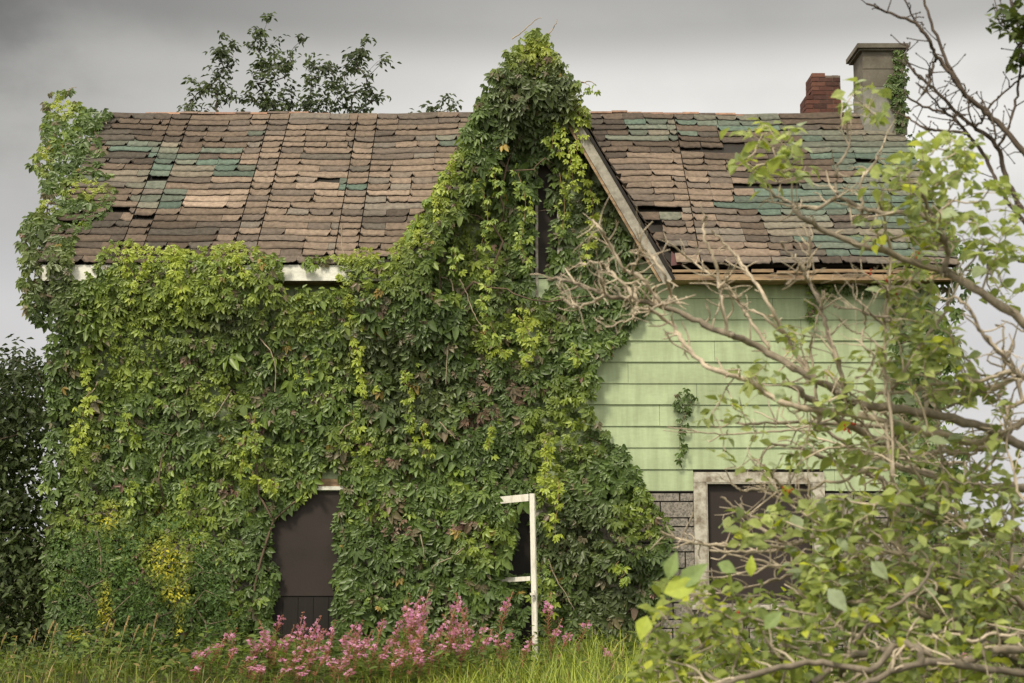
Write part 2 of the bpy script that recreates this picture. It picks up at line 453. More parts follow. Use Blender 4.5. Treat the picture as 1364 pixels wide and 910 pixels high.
win_o = (wx(925, 700, -.06), wx(1100, 700, -.06), wz(925, 812, -.06), wz(925, 629, -.06))       # right window, outer frame
bwin = (wx(338, 700, -.04), wx(462, 700, -.04), .12, wz(400, 653, -.04))                        # boarded opening in the creeper
door = (wx(628, 700, 0), wx(712, 700, 0), .12, wz(700, 662, 0))
gwin = (wx(688, 300, 0), wx(742, 300, 0), wz(700, 398, 0), wz(700, 205, 0))
lap_wall('front_siding', WL, WR, ZB, lambda x: EZ-.06, lambda x, o, z: (x, -o, z), M_siding, [win_o, (bwin[0], bwin[1], 0, bwin[3]), door], zbase=ZB, seedn=8)
def gtop(x): return max(0, GZ-.14-(GZ-GB)/GHW*abs(x-GX))
lap_wall('gable_siding', GX-GHW, GX+GHW, EZ-.05, gtop, lambda x, o, z: (x, -o, z), M_siding, [gwin], zbase=ZB, joints=False, seedn=5)
def stop(y): return RZ-.12-(RZ-EZ)/(RY-EY)*abs(y-RY)
o = lap_wall('side_siding', .01, DEP-.01, .12, stop, lambda y, o, z: (WL-o, y, z), M_sidewall, zbase=ZB, seedn=12)
o = lap_wall('side_siding', .01, DEP-.01, .12, stop, lambda y, o, z: (WR+o, y, z), M_sidewall, zbase=ZB, seedn=13)
o = lap_wall('rear_siding', WL, WR, .12, lambda x: EZ-.06, lambda x, o, z: (x, DEP+o, z), M_sidewall, zbase=ZB, seedn=14)
# wall cores behind the boards
for lo, hi in (((WL+.01, .012, -.2), (WR-.01, .12, EZ-.08)), ((WL+.01, DEP-.12, -.2), (WR-.01, DEP-.012, EZ-.08))):
    b = MB(); b.box(lo, hi); b.build('wall_core', M_dark, house)
for xx in (WL+.012, WR-.132):
    b = MB(); b.add([(xx, .125, -.2), (xx, DEP-.125, -.2), (xx, DEP-.125, EZ-.1), (xx, RY, RZ-.2), (xx, .125, EZ-.1)]+[(xx+.12, .125, -.2), (xx+.12, DEP-.125, -.2), (xx+.12, DEP-.125, EZ-.1), (xx+.12, RY, RZ-.2), (xx+.12, .125, EZ-.1)],
          [(4, 3, 2, 1, 0), (5, 6, 7, 8, 9), (0, 1, 6, 5), (1, 2, 7, 6), (2, 3, 8, 7), (3, 4, 9, 8), (4, 0, 5, 9)])
    b.build('wall_core', M_dark, house)
b = MB()
b.add([(GX-GHW+.05, .014, EZ-.06), (GX+GHW-.05, .014, EZ-.06), (GX, .014, GZ-.2), (GX-GHW+.05, .11, EZ-.06), (GX+GHW-.05, .11, EZ-.06), (GX, .11, GZ-.2)], [(0, 1, 2), (5, 4, 3), (0, 3, 4, 1), (1, 4, 5, 2), (2, 5, 3, 0)])
b.build('gable_core', M_dark, house)

# grey stone patterned asphalt cladding on the lower wall: raised blocks over dark joints
def stone_cladding():
    sec = [MB() for _ in range(4)]; mids = [(q[0]+q[1])/2 for q in (bwin, door, win_o)]; r = random.Random(4); z = .14; k = 0; hs = [.115, .215]
    while z < ZB-.03:
        h = min(hs[k % 2], ZB-.012-z); x = WL+.01
        while x < WR-.02:
            w = min(r.choice([.32, .45, .55, .7] if k % 2 else [.22, .33, .4]), WR-.01-x)
            segs = [(x, x+w-.018)]
            for (h0, h1, z0, z1) in (win_o, bwin, door):
                if z0 < z+h/2 < z1+.02:
                    ns = []
                    for s0, s1 in segs:
                        if h1 <= s0 or h0 >= s1: ns.append((s0, s1))
                        else:
                            if h0-s0 > .03: ns.append((s0, h0-.004))
                            if s1-h1 > .03: ns.append((h1+.004, s1))
                    segs = ns
            for s0, s1 in segs:
                d = r.uniform(.009, .013); b = sec[sum((s0+s1)/2 > q for q in mids)]; b.box((s0, -d, z), (s1, .004, z+h-.018))
            x += w
        z += h; k += 1
    for b in sec: b.build('stone_cladding', M_stone, house)
stone_cladding()
b = MB(); b.box((WL, -.024, ZB-.014), (win_o[0]-.01, -.002, ZB-.001)); b.build('cladding_strip', M_dark, house)

# right window
win = bpy.data.objects.new('window', None); COL.objects.link(win); win.parent = house; win.location = (win_o[0], -.05, win_o[2]); win['label'] = 'open black window in a peeling grey wood frame'
x0, x1, z0, z1 = win_o; fw = .165; fwh = .13
b = MB()
b.box((x0, -.062, z0+.06), (x0+fw, .0, z1-fwh-.003)); b.box((x1-fw, -.062, z0+.06), (x1, .0, z1-fwh-.003)); b.box((x0, -.066, z1-fwh), (x1, .0, z1))
b.build('frame', M_trimw, win)
b = MB()
b.box((x0+fw+.001, -.075, z0+.06), (x0+fw+.014, .0, z1-fwh-.028)); b.box((x1-fw-.010, -.075, z0+.06), (x1-fw-.001, .0, z1-fwh-.028)); b.box((x0+fw+.001, -.078, z1-fwh-.026), (x1-fw-.001, .0, z1-fwh-.002))
b.build('stop_bead', M_barge, win)
b = MB(); b.box((x0-.05, -.11, z0), (x1+.05, .0, z0+.055)); b.build('sill', M_trimw, win)
b = MB(); b.box((x0+fw+.027, -.004, z0+.057), (x1-fw-.027, .008, z1-fwh-.03)); b.build('pane', M_board, win)

# boarded opening with its white head
bw = bpy.data.objects.new('boarded_window', None); COL.objects.link(bw); bw.parent = house; bw.location = (bwin[0], -.03, bwin[2]); bw['label'] = 'opening shut with a flat dark brown board'
x0, x1, z0, z1 = bwin; zs = wz(400, 795, 0)
b = MB(); b.box((x0+.002, -.012, zs+.012), (x1-.002, .008, z1)); b.build('board', M_board, bw)
b = MB()
k = 0; x = x0+.004
while x < x1-.02: w = min(.2, x1-x); b.box((x, .0, z0), (x+w-.006, .009, zs)); x += w
b.build('lower_plank', M_boardlow, bw)
b = MB(); b.box((x0-.08, -.06, z1+.002), (x1+.08, .0, z1+.05)); b.build('head_trim', M_white, bw)
b = MB(); b.box((x0-.02, -.03, z1+.052), (x1+.02, -.001, z1+.15)); b.build('head_board', M_rot, bw)
# dark doorway behind the storm door
dw = bpy.data.objects.new('doorway', None); COL.objects.link(dw); dw.parent = house; dw.location = (door[0], -.03, door[2])
x0, x1, z0, z1 = door
b = MB(); b.box((x0+.002, -.002, z0), (x1-.002, .009, z1)); b.build('door_leaf', M_boardlow, dw)
b = MB(); b.box((x1+.002, -.05, z0), (x1+.11, .0, z1)); b.box((x0-.11, -.05, z0), (x0-.002, .0, z1)); b.box((x0-.11, -.054, z1+.002), (x1+.11, .0, z1+.12)); b.build('door_frame', M_trimw, dw)
# gable window, tall with a pointed head
gw = bpy.data.objects.new('gable_window', None); COL.objects.link(gw); gw.parent = house; gw.location = (gwin[0], -.03, gwin[2]); gw['label'] = 'tall narrow pointed window almost hidden by creeper'
x0, x1, z0, z1 = gwin; xm = (x0+x1)/2; zz = z1-.35
b = MB(); b.slab([(x0, -.006, z0), (x1, -.006, z0), (x1, -.006, zz), (xm, -.006, z1), (x0, -.006, zz)], (0, -1, 0), .014); b.build('pane', M_board, gw)
b = MB()
for s in (-1, 1):
    xa = x0 if s < 0 else x1
    b.box((min(xa, xa+s*.07), -.05, z0), (max(xa, xa+s*.07), .0, zz))
    b.slab([(xa, -.05, zz), (xa+s*.07, -.05, zz), (xm, -.05, z1+.1), (xm, -.05, z1)] if s > 0 else [(xa+s*.07, -.05, zz), (xa, -.05, zz), (xm, -.05, z1), (xm, -.05, z1+.1)], (0, -1, 0), .05)
b.box((xm-.018, -.03, z0), (xm+.018, -.008, z1-.05))
b.build('frame', M_trimw, gw)

# roof of curling shingle tabs
TEAL = [[(150, 192), (238, 188), (240, 275), (185, 278), (180, 248), (120, 245), (120, 228), (205, 226)], [(236, 204), (305, 204), (345, 232), (345, 240), (238, 240)], [(455, 240), (480, 240), (480, 252), (450, 252)],
        [(595, 178), (616, 178), (612, 195), (595, 195)], [(828, 163), (935, 161), (935, 188), (845, 187)], [(300, 170), (360, 168), (372, 182), (330, 186)],
        [(985, 262), (1240, 235), (1260, 345), (1120, 345), (1090, 310), (1040, 318), (1010, 300)], [(1060, 168), (1230, 175), (1245, 262), (1150, 255), (1090, 215)], [(905, 150), (1060, 150), (1075, 178), (940, 176)],
        [(860, 285), (890, 285), (890, 300), (862, 300)], [(560, 345), (620, 345), (600, 362), (560, 362)]]
def in_gable(x, y):  # under the gable roof, as seen in plan
    return abs(x-GX) < GHW*(1-(y+.38)/(RY+.38))-.02 if y > -.4 else abs(x-GX) < GHW
def shingles(name, org, ax, sd, sn, slen, xlen, skip, teal, m, r, cuts={}):
    b = MB(); e = slen/24.0; org, ax, sd, sn = map(np.array, (org, ax, sd, sn))
    wv = random.Random(5).uniform(0, 6); wav = lambda x, s: .010*math.sin(x*6.1+s*9+wv)*math.sin(s*5.3)+.028+.014*math.sin(x*.9+s*.7)+.010*math.sin(x*2.3+1.2)
    for k in range(24):
        s0 = k*e-.03; x = -.02-r.uniform(0, .28)
        rowdark = r.uniform(.9, 1.08)
        while x < xlen:
            w = r.choice([.30, .32, .33, .33, .62, .62, .95]); xa, xb = max(x, -.02), min(x+w-r.uniform(.002, .007)*(1 if r.random() < .8 else 3), xlen+.02); x += w
            for cx in cuts:
                if xa < cx < xb+.02 and s0 > cuts[cx]:
                    if cx-xa < .05: xa = cx+.007
                    else: x = cx+.007; xb = cx-.007
                    break
            if xb-xa < .04: continue
            c = org+ax*(xa+xb)/2+sd*(s0+e/2)
            if skip(c): continue
            u, v = project(c+sn*.02)
            j = nz1(c, 1.6)
            inteal = teal and any(bool(inpoly(p, np.array(u+j*14+r.uniform(-5, 5)), np.array(v+j*6+r.uniform(-3, 3)))) for p in TEAL)
            if r.random() < .006+.02*(nz1(c, .8) > .35): continue
            if inteal and r.random() < .95:
                q = r.uniform(.75, 1.2); mx = float(np.clip(.72+.9*nz1(c+3, 2.1)+r.uniform(-.2, .2), .25, 1)); col = (np.array([.19, .145, .112])*(1-mx)+np.array([.098, .132, .106])*mx)*q
            else:
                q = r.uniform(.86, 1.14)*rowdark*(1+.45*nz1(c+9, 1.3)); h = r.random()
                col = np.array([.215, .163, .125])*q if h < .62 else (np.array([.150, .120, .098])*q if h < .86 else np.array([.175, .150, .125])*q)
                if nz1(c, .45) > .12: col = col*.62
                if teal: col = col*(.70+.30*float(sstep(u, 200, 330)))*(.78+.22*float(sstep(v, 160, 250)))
                if teal and v > 230 and 250 < u < 620: col = col*(1+.35*float(sstep(v, 230, 320))*r.uniform(.6, 1.3))  # mid-roof tabs lightened: warm light streak put into their colour
            sag = r.uniform(0, .018); lift = r.uniform(.010, .026); cl = [r.uniform(0, .008) if r.random() < .62 else r.uniform(.02, .06) for _ in range(2)]
            th = .015; wear_shade = r.uniform(.30, .75)  # lower edge darkened: under-edge shadow painted in along with granule loss
            k_ = .04/(xb-xa); fr = [0, k_]+[k_+(1-2*k_)*(i+r.uniform(-.3, .3))/7 for i in range(1, 7)]+[1-k_, 1] if xb-xa > .16 else [0, .2, .4, .6, .8, 1]; cols = []
            for fi in fr:
                xx = xa+(xb-xa)*fi
                curl = cl[0]*max(0, 1-fi*(xb-xa)/.045)**1.2+cl[1]*max(0, 1-(1-fi)*(xb-xa)/.045)**1.2
                back = .55*curl
                cols.append((xx, curl, back, r.uniform(-.012, .010)))
            top, bot = [], []
            for (xx, curl, back, jj) in cols:
                for s_, off in ((min(s0+e*1.25, slen-.004), .004), (s0+e*.30+jj, lift*.8+curl*.25), (s0+back+jj-sag, lift+curl)):
                    P = org+ax*xx+sd*s_+sn*(off+wav(xx, s_)); top.append(P); bot.append(P-sn*th)
            n = len(fr); V = top+bot; o = 3*n; f = []
            for i in range(n-1):
                a, d = 3*i, 3*i+3; f += [(a+1, d+1, d, a), (a+2, d+2, d+1, a+1)]
            f += [(0, 1, 1+o, o), (1, 2, 2+o, 1+o)]; a = 3*(n-1); f += [(a+1, a, a+o, a+1+o), (a+2, a+1, a+1+o, a+2+o)]
            b.add(V, f, None); b.c += [col, col, col*wear_shade]*n+[col*.3]*(3*n)
            # butt edge: black felt core shows along the broken lower edge
            V2 = []
            for i in range(n): V2 += [top[3*i+2]+sn*.001-sd*.001, bot[3*i+2]-sd*.001]
            b.add(V2, [(2*i, 2*i+1, 2*i+3, 2*i+2) for i in range(n-1)], np.array([.030, .024, .020]))
    return b.build(name, m, roof)
roof = bpy.data.objects.new('roof', None); COL.objects.link(roof); roof.parent = house; roof.location = (0, RY, EZ)
r = random.Random(21)
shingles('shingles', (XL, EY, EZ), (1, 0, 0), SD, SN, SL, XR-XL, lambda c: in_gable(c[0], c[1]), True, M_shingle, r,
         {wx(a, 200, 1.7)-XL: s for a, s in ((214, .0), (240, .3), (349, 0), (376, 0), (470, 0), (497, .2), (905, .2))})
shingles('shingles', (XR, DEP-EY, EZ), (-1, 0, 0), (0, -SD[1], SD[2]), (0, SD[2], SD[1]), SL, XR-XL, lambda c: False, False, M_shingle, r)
gs = math.hypot(GHW, GZ-GB); 
for s in (-1, 1):
    sd = np.array([-s*GHW/gs, 0, (GZ-GB)/gs]); sn = np.array([s*(GZ-GB)/gs, 0, GHW/gs]); o_ = (GX+s*GHW, -.40, GB) if s < 0 else (GX+s*GHW, RY+.3, GB)
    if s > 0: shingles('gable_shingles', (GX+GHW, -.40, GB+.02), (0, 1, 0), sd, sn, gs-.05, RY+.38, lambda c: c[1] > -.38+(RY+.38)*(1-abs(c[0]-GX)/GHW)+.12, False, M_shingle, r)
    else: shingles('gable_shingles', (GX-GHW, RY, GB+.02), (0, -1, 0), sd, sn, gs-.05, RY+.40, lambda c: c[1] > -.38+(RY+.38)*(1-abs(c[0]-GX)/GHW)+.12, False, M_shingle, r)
# roof deck
b = MB()
def P3(x, y, z): return (x, y, z)
q = SN*.012
b.slab([(XL+.01, EY+.02, EZ-.0), (GX-GHW-.02, EY+.02, EZ-.0), (GX-.01, RY, RZ-.012), (XL+.01, RY, RZ-.012)], SN, .05)
b.slab([(GX+GHW+.02, EY+.02, EZ-.0), (XR-.01, EY+.02, EZ-.0), (XR-.01, RY, RZ-.012), (GX+.01, RY, RZ-.012)], SN, .05)
b.slab([(XR-.01, DEP-EY-.02, EZ), (XL+.01, DEP-EY-.02, EZ), (XL+.01, RY+.002, RZ-.012), (XR-.01, RY+.002, RZ-.012)], (0, SD[2], SD[1]), .05)
b.build('deck', M_dark, roof)
b = MB()
for s in (-1, 1):
    sn = np.array([s*(GZ-GB)/gs, 0, GHW/gs]); t = [(GX+s*GHW, -.385, GB), (GX, RY-.1, GZ-.01), (GX, -.385, GZ-.01)]
    if s < 0: t = [t[0], t[2], t[1]]
    b.slab(t, sn, .035)
b.build('gable_deck', M_dark, roof)
# ridge caps
caps = [MB(), MB()]; x = XL; rr = random.Random(2)
while x < XR-.05:
    w = min(rr.uniform(.22, .34), XR-x); c = np.array(rr.choice([(.25, .155, .11), (.23, .14, .105), (.17, .125, .10), (.12, .095, .08), (.28, .17, .12)]))*rr.uniform(.8, 1.2)
    b = caps[x > GX]
    if abs(x+w/2-GX) > .3:
        h = rr.uniform(-.012, .012)+.012*math.sin(x*1.3); dz = .02*math.sin(x*.9)-.005
        for s in (-1, 1):
            n = np.array([0, s*SD[2], SD[1]]); p0 = np.array([0, RY, RZ+.035+h+dz]); p1 = p0+np.array([0, s*SD[1], -SD[2]])*.055
            qd = [(x, *p1[1:]), (x+w-.006, *p1[1:]), (x+w-.006, *p0[1:]), (x, *p0[1:])]
            if s > 0: qd = qd[::-1]
            b.slab(qd, n, .012, c)
    x += w
for b in caps: b.build('ridge_cap', M_shingle, roof)

# eaves: fascia, soffit, barge boards
zf0, zf1 = wz(200, 374, EY-.02), wz(200, 353, EY-.02)
b = MB(); b.box((XL+.03, EY-.025, zf0), (GX-GHW+.03, EY+.0, zf1)); b.build('fascia', M_white, house)
f2 = b = MB(); b.box((GX+GHW+.02, EY-.02, zf0+.01), (XR-.03, EY+.005, zf0+.085)); fo = b.build('fascia', M_rot, house); fo['label'] = 'bare rotten brown fascia board on the right'
b = MB(); rr = random.Random(6); x = GX+GHW+.02
while x < XR-.1:    # splintered strip of sheathing left under the eave shingles
    w = rr.uniform(.15, .7); z = zf0+.10+rr.uniform(-.01, .02); h = rr.uniform(.02, .05); d = rr.uniform(.0, .03)
    b.box((x, EY-.015-d, z), (min(x+w-.01, XR-.05), EY+.02, z+h)); x += w*.85+rr.uniform(0, .15)
b.build('broken_sheathing', M_rot, house)
for lo, hi in (((XL+.03, EY+.004, zf0+.006), (GX-GHW+.04, -.03, zf0+.03)), ((GX+GHW-.02, EY+.008, zf0+.016), (XR-.03, -.03, zf0+.04))):
    b = MB(); b.box(lo, hi); b.build('soffit', M_rot, house)
b = MB(); b.box((XL+.03, DEP+.03, zf0+.006), (XR-.03, DEP-EY, zf0+.03)); b.box((XL+.03, DEP-EY+.002, zf0), (XR-.03, DEP-EY+.024, zf1)); b.build('rear_eave', M_white, house)
for xx in (XL, XR-.03):
    for (ya, za, yb, zb) in ((EY, EZ, RY, RZ), (DEP-EY, EZ, RY, RZ)):
        q = [(xx, ya, za-.2), (xx, yb, zb-.2), (xx, yb, zb-.02), (xx, ya, za-.02)]
        if (yb-ya) > 0: q = q[::-1]
        b = MB(); b.slab(q, (-1, 0, 0), .03); b.build('rake_board', M_trimw, house)
def barge(s):
    d = np.array([-s*GHW, GZ-GB])/gs; nn = np.array([s*(GZ-GB), GHW])/gs     # along the slope (x, z) and outward
    b = MB()
    def strip(o0, o1, ya, yb, l0=-.06, l1=gs+.05):
        p = lambda l, o: np.array([GX+s*GHW, GB])+d*l+nn*o
        A, B, C_, D = p(l0, o0), p(l1, o0), p(l1, o1), p(l0, o1)
        q = [(A[0], ya, A[1]), (B[0], ya, B[1]), (C_[0], ya, C_[1]), (D[0], ya, D[1])]
        if s < 0: q = q[::-1]
        b.slab(q if s < 0 else q, (0, -1, 0), yb-ya)
    strip(-.140, -.012, -.43, -.40)
    ob = b.build('barge_board', M_barge, house)
    b = MB(); strip(-.178, -.144, -.418, -.395, 0); b.build('barge_trim', M_rot, house)
    b = MB(); strip(-.010, .030, -.445, -.38, -.06, gs-.03); b.build('drip_edge', M_dark, house)
    return ob
for s in (-1, 1): barge(s)
# soffit of the gable overhang
b = MB()
for s in (-1, 1):
    d = np.array([-s*GHW, GZ-GB])/gs; nn = np.array([s*(GZ-GB), GHW])/gs
    p = lambda l, o: np.array([GX+s*GHW, GB])+d*l+nn*o
    A, B = p(.05, -.05), p(gs-.02, -.05)
    q = [(A[0], -.395, A[1]), (A[0], -.03, A[1]), (B[0], -.03, B[1]), (B[0], -.395, B[1])]
    b.slab(q if s > 0 else q[::-1], (-nn[0], 0, -nn[1]), .012)
b.build('gable_soffit', M_rot, house)
# corner flashing by the foot of the barge board
b = MB(); xg = GX+GHW
b.slab([(xg+.00, EY-.05, EZ-.03), (xg+.18, EY-.05, EZ-.005), (xg+.03, EY+.12, EZ+.20)], (0, -.8, .5), .01)
b.build('corner_flashing', stained('maroon_flashing', (.09, .035, .035), (.05, .03, .03), 4), house)

# chimneys
def chimney_grey():
    y0, y1 = 2.0, 2.6; x0, x1 = wx(1150, 120, y0), wx(1204, 120, y0)
    z = lambda v: wz(1170, v, y0)
    c = bpy.data.objects.new('chimney', None); COL.objects.link(c); c.parent = roof; c.location = (0, 0, 0); c['label'] = 'broad parged grey chimney with a flat cap'
    b = MB(); rr = random.Random(3)
    b.box((x0, y0, z(116)+.004), (x1, y1, z(92)-.006)); b.box((x0+.012, y0+.012, z(116)-.01), (x1-.012, y1-.012, z(66)))
    b.box((x0+.006, y0-.004, z(92)+.004), (x1+.004, y1-.006, z(66)))
    b.build('chimney_stack', M_parge, roof)
    b = MB(); b.box((x0-.01, y0-.008, z(178)-.02), (x1+.004, y1+.006, z(116)-.004)); b.box((x0-.02, y0-.03, z(178)-.03), (x1+.02, y0-.0085, z(162)))
    b.build('chimney_base', M_pargel, roof)
    b = MB(); b.box((x0-.085, y0-.085, z(66)+.001), (x1+.075, y1+.085, z(60)+.0)); b.box((x0-.05, y0-.05, z(66)-.03), (x1+.04, y1+.05, z(66)))
    b.build('chimney_cap', M_parge, roof)
    bpy.data.objects.remove(c)
    return x0, x1, y0, y1, z
CH = chimney_grey()
def chimney_red():
    y0 = 2.55; x0, x1 = wx(1082, 120, y0), wx(1121, 120, y0); z0, z1 = RZ-.35, wz(1100, 98, y0); z2 = wz(1100, 128, y0); b = MB(); rr = random.Random(9)
    z = z0; k = 0
    core = MB()
    core.box((x0+.01, y0+.01, z0), (x1-.012, y0+.46, z1-.03)); core.box((x0-.085, y0+.1, z0), (x0+.01, y0+.46, z2-.02)); core.build('chimney_core', M_mortar, roof)
    while z < z1-.02:
        t = (z-z0)/(z1-z0); xa = x0 if z > z2 else x0-.10; 
        xb = x1-.03*max(0, t-.3)
        for (yy, off) in ((y0, k % 2), (y0+.38, (k+1) % 2)):
            x = xa-(.1 if off else 0)
            while x < xb-.02:
                a, e = max(x, xa), min(x+.205, xb); x += .214
                if e-a < .03: continue
                if t > .93 and rr.random() < .3: continue
                c = np.array(rr.choice([(.125, .055, .042), (.105, .047, .038), (.15, .07, .052), (.085, .043, .036)]))*rr.uniform(.75, 1.15)
                d = rr.uniform(-.006, .006); b.box((a, yy+d, z), (e, yy+.10+d, z+.062), c)
        for xs in ((xa-.004, xa+.1), (xb-.1, xb+.002)):
            c = np.array((.105, .048, .038))*rr.uniform(.7, 1.15); d = rr.uniform(-.006, .006)
            b.box((xs[0]+d, y0+.108, z), (xs[1]+d, y0+.235, z+.062), c); b.box((xs[0]+d, y0+.243, z), (xs[1]+d, y0+.37, z+.062), c*.9)
        z += .072; k += 1
    o = b.build('red_chimney', M_brick, roof); o['label'] = 'crumbling red brick chimney stack with a stepped left edge'
chimney_red()

# white storm door hanging open in front of the doorway
def storm_door():
    hx, hy = wx(634, 700, -.15), -.10
    fx, fy = wx(716, 700, -.62), -.62
    t = thing('storm_door', 'white aluminium storm door frame without glass hanging open in the creeper', 'door', (hx, hy, .1))
    d = np.array([fx-hx, fy-hy]); ln = np.linalg.norm(d); d /= ln; n = np.array([d[1], -d[0]])
    def bar(l0, l1, z0, z1, th=.028):
        p = lambda l, o: (hx+d[0]*l+n[0]*o, hy+d[1]*l+n[1]*o)
        b = MB(); q = [p(l0, -th/2), p(l1, -th/2), p(l1, th/2), p(l0, th/2)]
        lean = .035
        v = [(x+0*lean, y, z0) for x, y in q]+[(x-lean*(z1-z0)/2, y, z1) for x, y in q]
        if z1-z0 < .3: v = [(x-lean*(z0-.1)/2, y, z-(.05 if i in (0, 3) else 0)) for z in (z0, z1) for i, (x, y) in enumerate(q)]
        b.add(v, [(3, 2, 1, 0), (4, 5, 6, 7), (0, 1, 5, 4), (1, 2, 6, 5), (2, 3, 7, 6), (3, 0, 4, 7)]); return b
    zt = wz(712, 657, -.75); zm = wz(700, 771, -.7); z0 = .12
    bar(ln-.070, ln, z0, zt).build('stile', M_alu, t); bar(0, .085, z0, zt).build('stile', M_alu, t)
    bar(.087, ln-.087, zt-.095, zt-.004).build('top_rail', M_alu, t); bar(.087, ln-.087, zm-.028, zm+.028).build('middle_rail', M_alu, t)
    b = MB(); p = np.array([hx+d[0]*(ln-.045), hy+d[1]*(ln-.045)])+n*.03
    zh = wz(712, 792, -.78); b.box((p[0]-.012, p[1]-.035, zh-.05), (p[0]+.012, p[1]-.0, zh+.05)); b.box((p[0]-.045, p[1]-.06, zh-.012), (p[0]+.02, p[1]-.036, zh+.012)); b.build('handle', M_alu, t)
storm_door()
# ------------------------------------------------------------------ creeper on the house
DARKG = np.array([.082, .128, .034]); MIDG = np.array([.150, .228, .050]); BRIG = np.array([.33, .405, .055]); YEL = np.array([.42, .47, .07]); RED = np.array([.24, .135, .11]); BRN = np.array([.17, .15, .085])
def lerp(a, b, t): return a+(b-a)*np.asarray(t)[:, None]
def leaf_frames(n, out=(0, -1, 0), up=.55, droop=1.0, jit=.45, side=.55):
    """leaves hang like slates: the tip points down and outward, the face looks out and up"""
    out = np.asarray(out, float); out = np.tile(out, (n, 1)) if out.ndim == 1 else out
    Nn = out+np.array([0, 0, up])+rng.normal(0, jit, (n, 3))
    T = np.array([0, 0, -droop])+out*.35+np.stack([rng.normal(0, side, n), rng.normal(0, .2, n), rng.normal(0, .25, n)], -1)
    return frames(T, Nn)

FAC = [(95, 374), (84, 400), (72, 440), (70, 500), (75, 560), (66, 620), (70, 700), (66, 760), (74, 820), (80, 892), (860, 892), (862, 850), (880, 800), (884, 765), (892, 710), (886, 690), (862, 655),
       (846, 628), (838, 606), (812, 580), (790, 560), (784, 540), (796, 515), (792, 488), (812, 470), (836, 452), (846, 430), (850, 400), (560, 392), (530, 372), (505, 378), (500, 376), (480, 384), (376, 384), (350, 366), (318, 372), (300, 362), (240, 372), (200, 378), (146, 374)]
HOLE1 = [(362, 712), (370, 684), (396, 672), (420, 646), (426, 622), (454, 620), (458, 664), (446, 700), (454, 740), (446, 775), (450, 812), (448, 850), (366, 850), (362, 815), (374, 770), (358, 738)]
HOLE2 = [(690, 668), (714, 664), (714, 762), (672, 764), (676, 742), (690, 722), (684, 700)]
HOLE3 = [(700, 772), (714, 772), (714, 880), (694, 880), (692, 820)]
EAVE = [(112, 376), (128, 345), (145, 322), (172, 319), (208, 323), (218, 333), (262, 330), (300, 326), (318, 320), (338, 328), (362, 340), (366, 352), (340, 366), (330, 392), (300, 420), (240, 424), (150, 412)]
EAVE2 = [(396, 356), (404, 342), (420, 346), (440, 342), (470, 338), (482, 328), (505, 334), (528, 330), (535, 315), (566, 298), (580, 330), (570, 430), (520, 400), (500, 360), (470, 348), (440, 347), (425, 356)]
G1 = [(540, 330), (562, 300), (586, 255), (603, 208), (626, 165), (642, 126), (660, 98), (674, 76), (688, 60), (700, 52), (712, 49), (724, 54), (736, 66), (745, 82), (756, 100), (768, 116), (774, 136), (786, 164), (776, 182), (757, 196), (740, 206), (722, 222), (712, 262), (712, 300), (708, 394), (560, 404)]
G2 = [(734, 212), (770, 182), (790, 214), (812, 255), (842, 330), (876, 398), (850, 430), (820, 420), (760, 410), (728, 404), (734, 330), (730, 270)]
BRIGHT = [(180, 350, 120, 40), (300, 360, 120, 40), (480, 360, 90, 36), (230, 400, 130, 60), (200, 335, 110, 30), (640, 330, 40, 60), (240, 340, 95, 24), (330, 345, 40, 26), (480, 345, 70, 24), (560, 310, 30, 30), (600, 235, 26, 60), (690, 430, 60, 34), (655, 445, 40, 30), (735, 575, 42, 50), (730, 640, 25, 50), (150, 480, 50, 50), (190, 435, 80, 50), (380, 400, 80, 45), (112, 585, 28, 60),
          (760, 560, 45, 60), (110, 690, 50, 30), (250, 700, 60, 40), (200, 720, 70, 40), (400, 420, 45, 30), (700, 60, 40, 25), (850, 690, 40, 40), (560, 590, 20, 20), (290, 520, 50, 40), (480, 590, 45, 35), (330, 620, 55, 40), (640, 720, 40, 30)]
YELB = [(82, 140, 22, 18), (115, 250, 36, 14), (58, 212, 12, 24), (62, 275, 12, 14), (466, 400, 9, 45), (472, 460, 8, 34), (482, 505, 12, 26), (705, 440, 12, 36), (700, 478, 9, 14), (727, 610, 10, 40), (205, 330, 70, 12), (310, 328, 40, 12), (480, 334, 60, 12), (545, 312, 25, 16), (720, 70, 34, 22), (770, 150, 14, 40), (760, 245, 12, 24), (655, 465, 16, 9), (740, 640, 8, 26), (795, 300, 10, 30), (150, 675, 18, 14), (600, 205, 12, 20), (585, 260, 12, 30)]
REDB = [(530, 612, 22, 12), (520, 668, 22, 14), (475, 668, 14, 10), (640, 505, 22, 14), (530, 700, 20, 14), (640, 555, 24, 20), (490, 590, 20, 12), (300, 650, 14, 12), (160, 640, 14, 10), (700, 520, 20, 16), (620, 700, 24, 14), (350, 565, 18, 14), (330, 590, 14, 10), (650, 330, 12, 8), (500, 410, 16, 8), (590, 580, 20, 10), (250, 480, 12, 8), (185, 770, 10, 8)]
DIM = [(60, 350, 45, 70), (770, 230, 40, 60), (810, 800, 60, 90), (770, 720, 60, 60), (800, 260, 40, 90), (690, 130, 45, 60), (740, 130, 35, 50), (500, 470, 60, 40), (560, 520, 70, 50), (300, 430, 40, 20)]  # duller leaf patches; those in the gable recess have its shade painted in
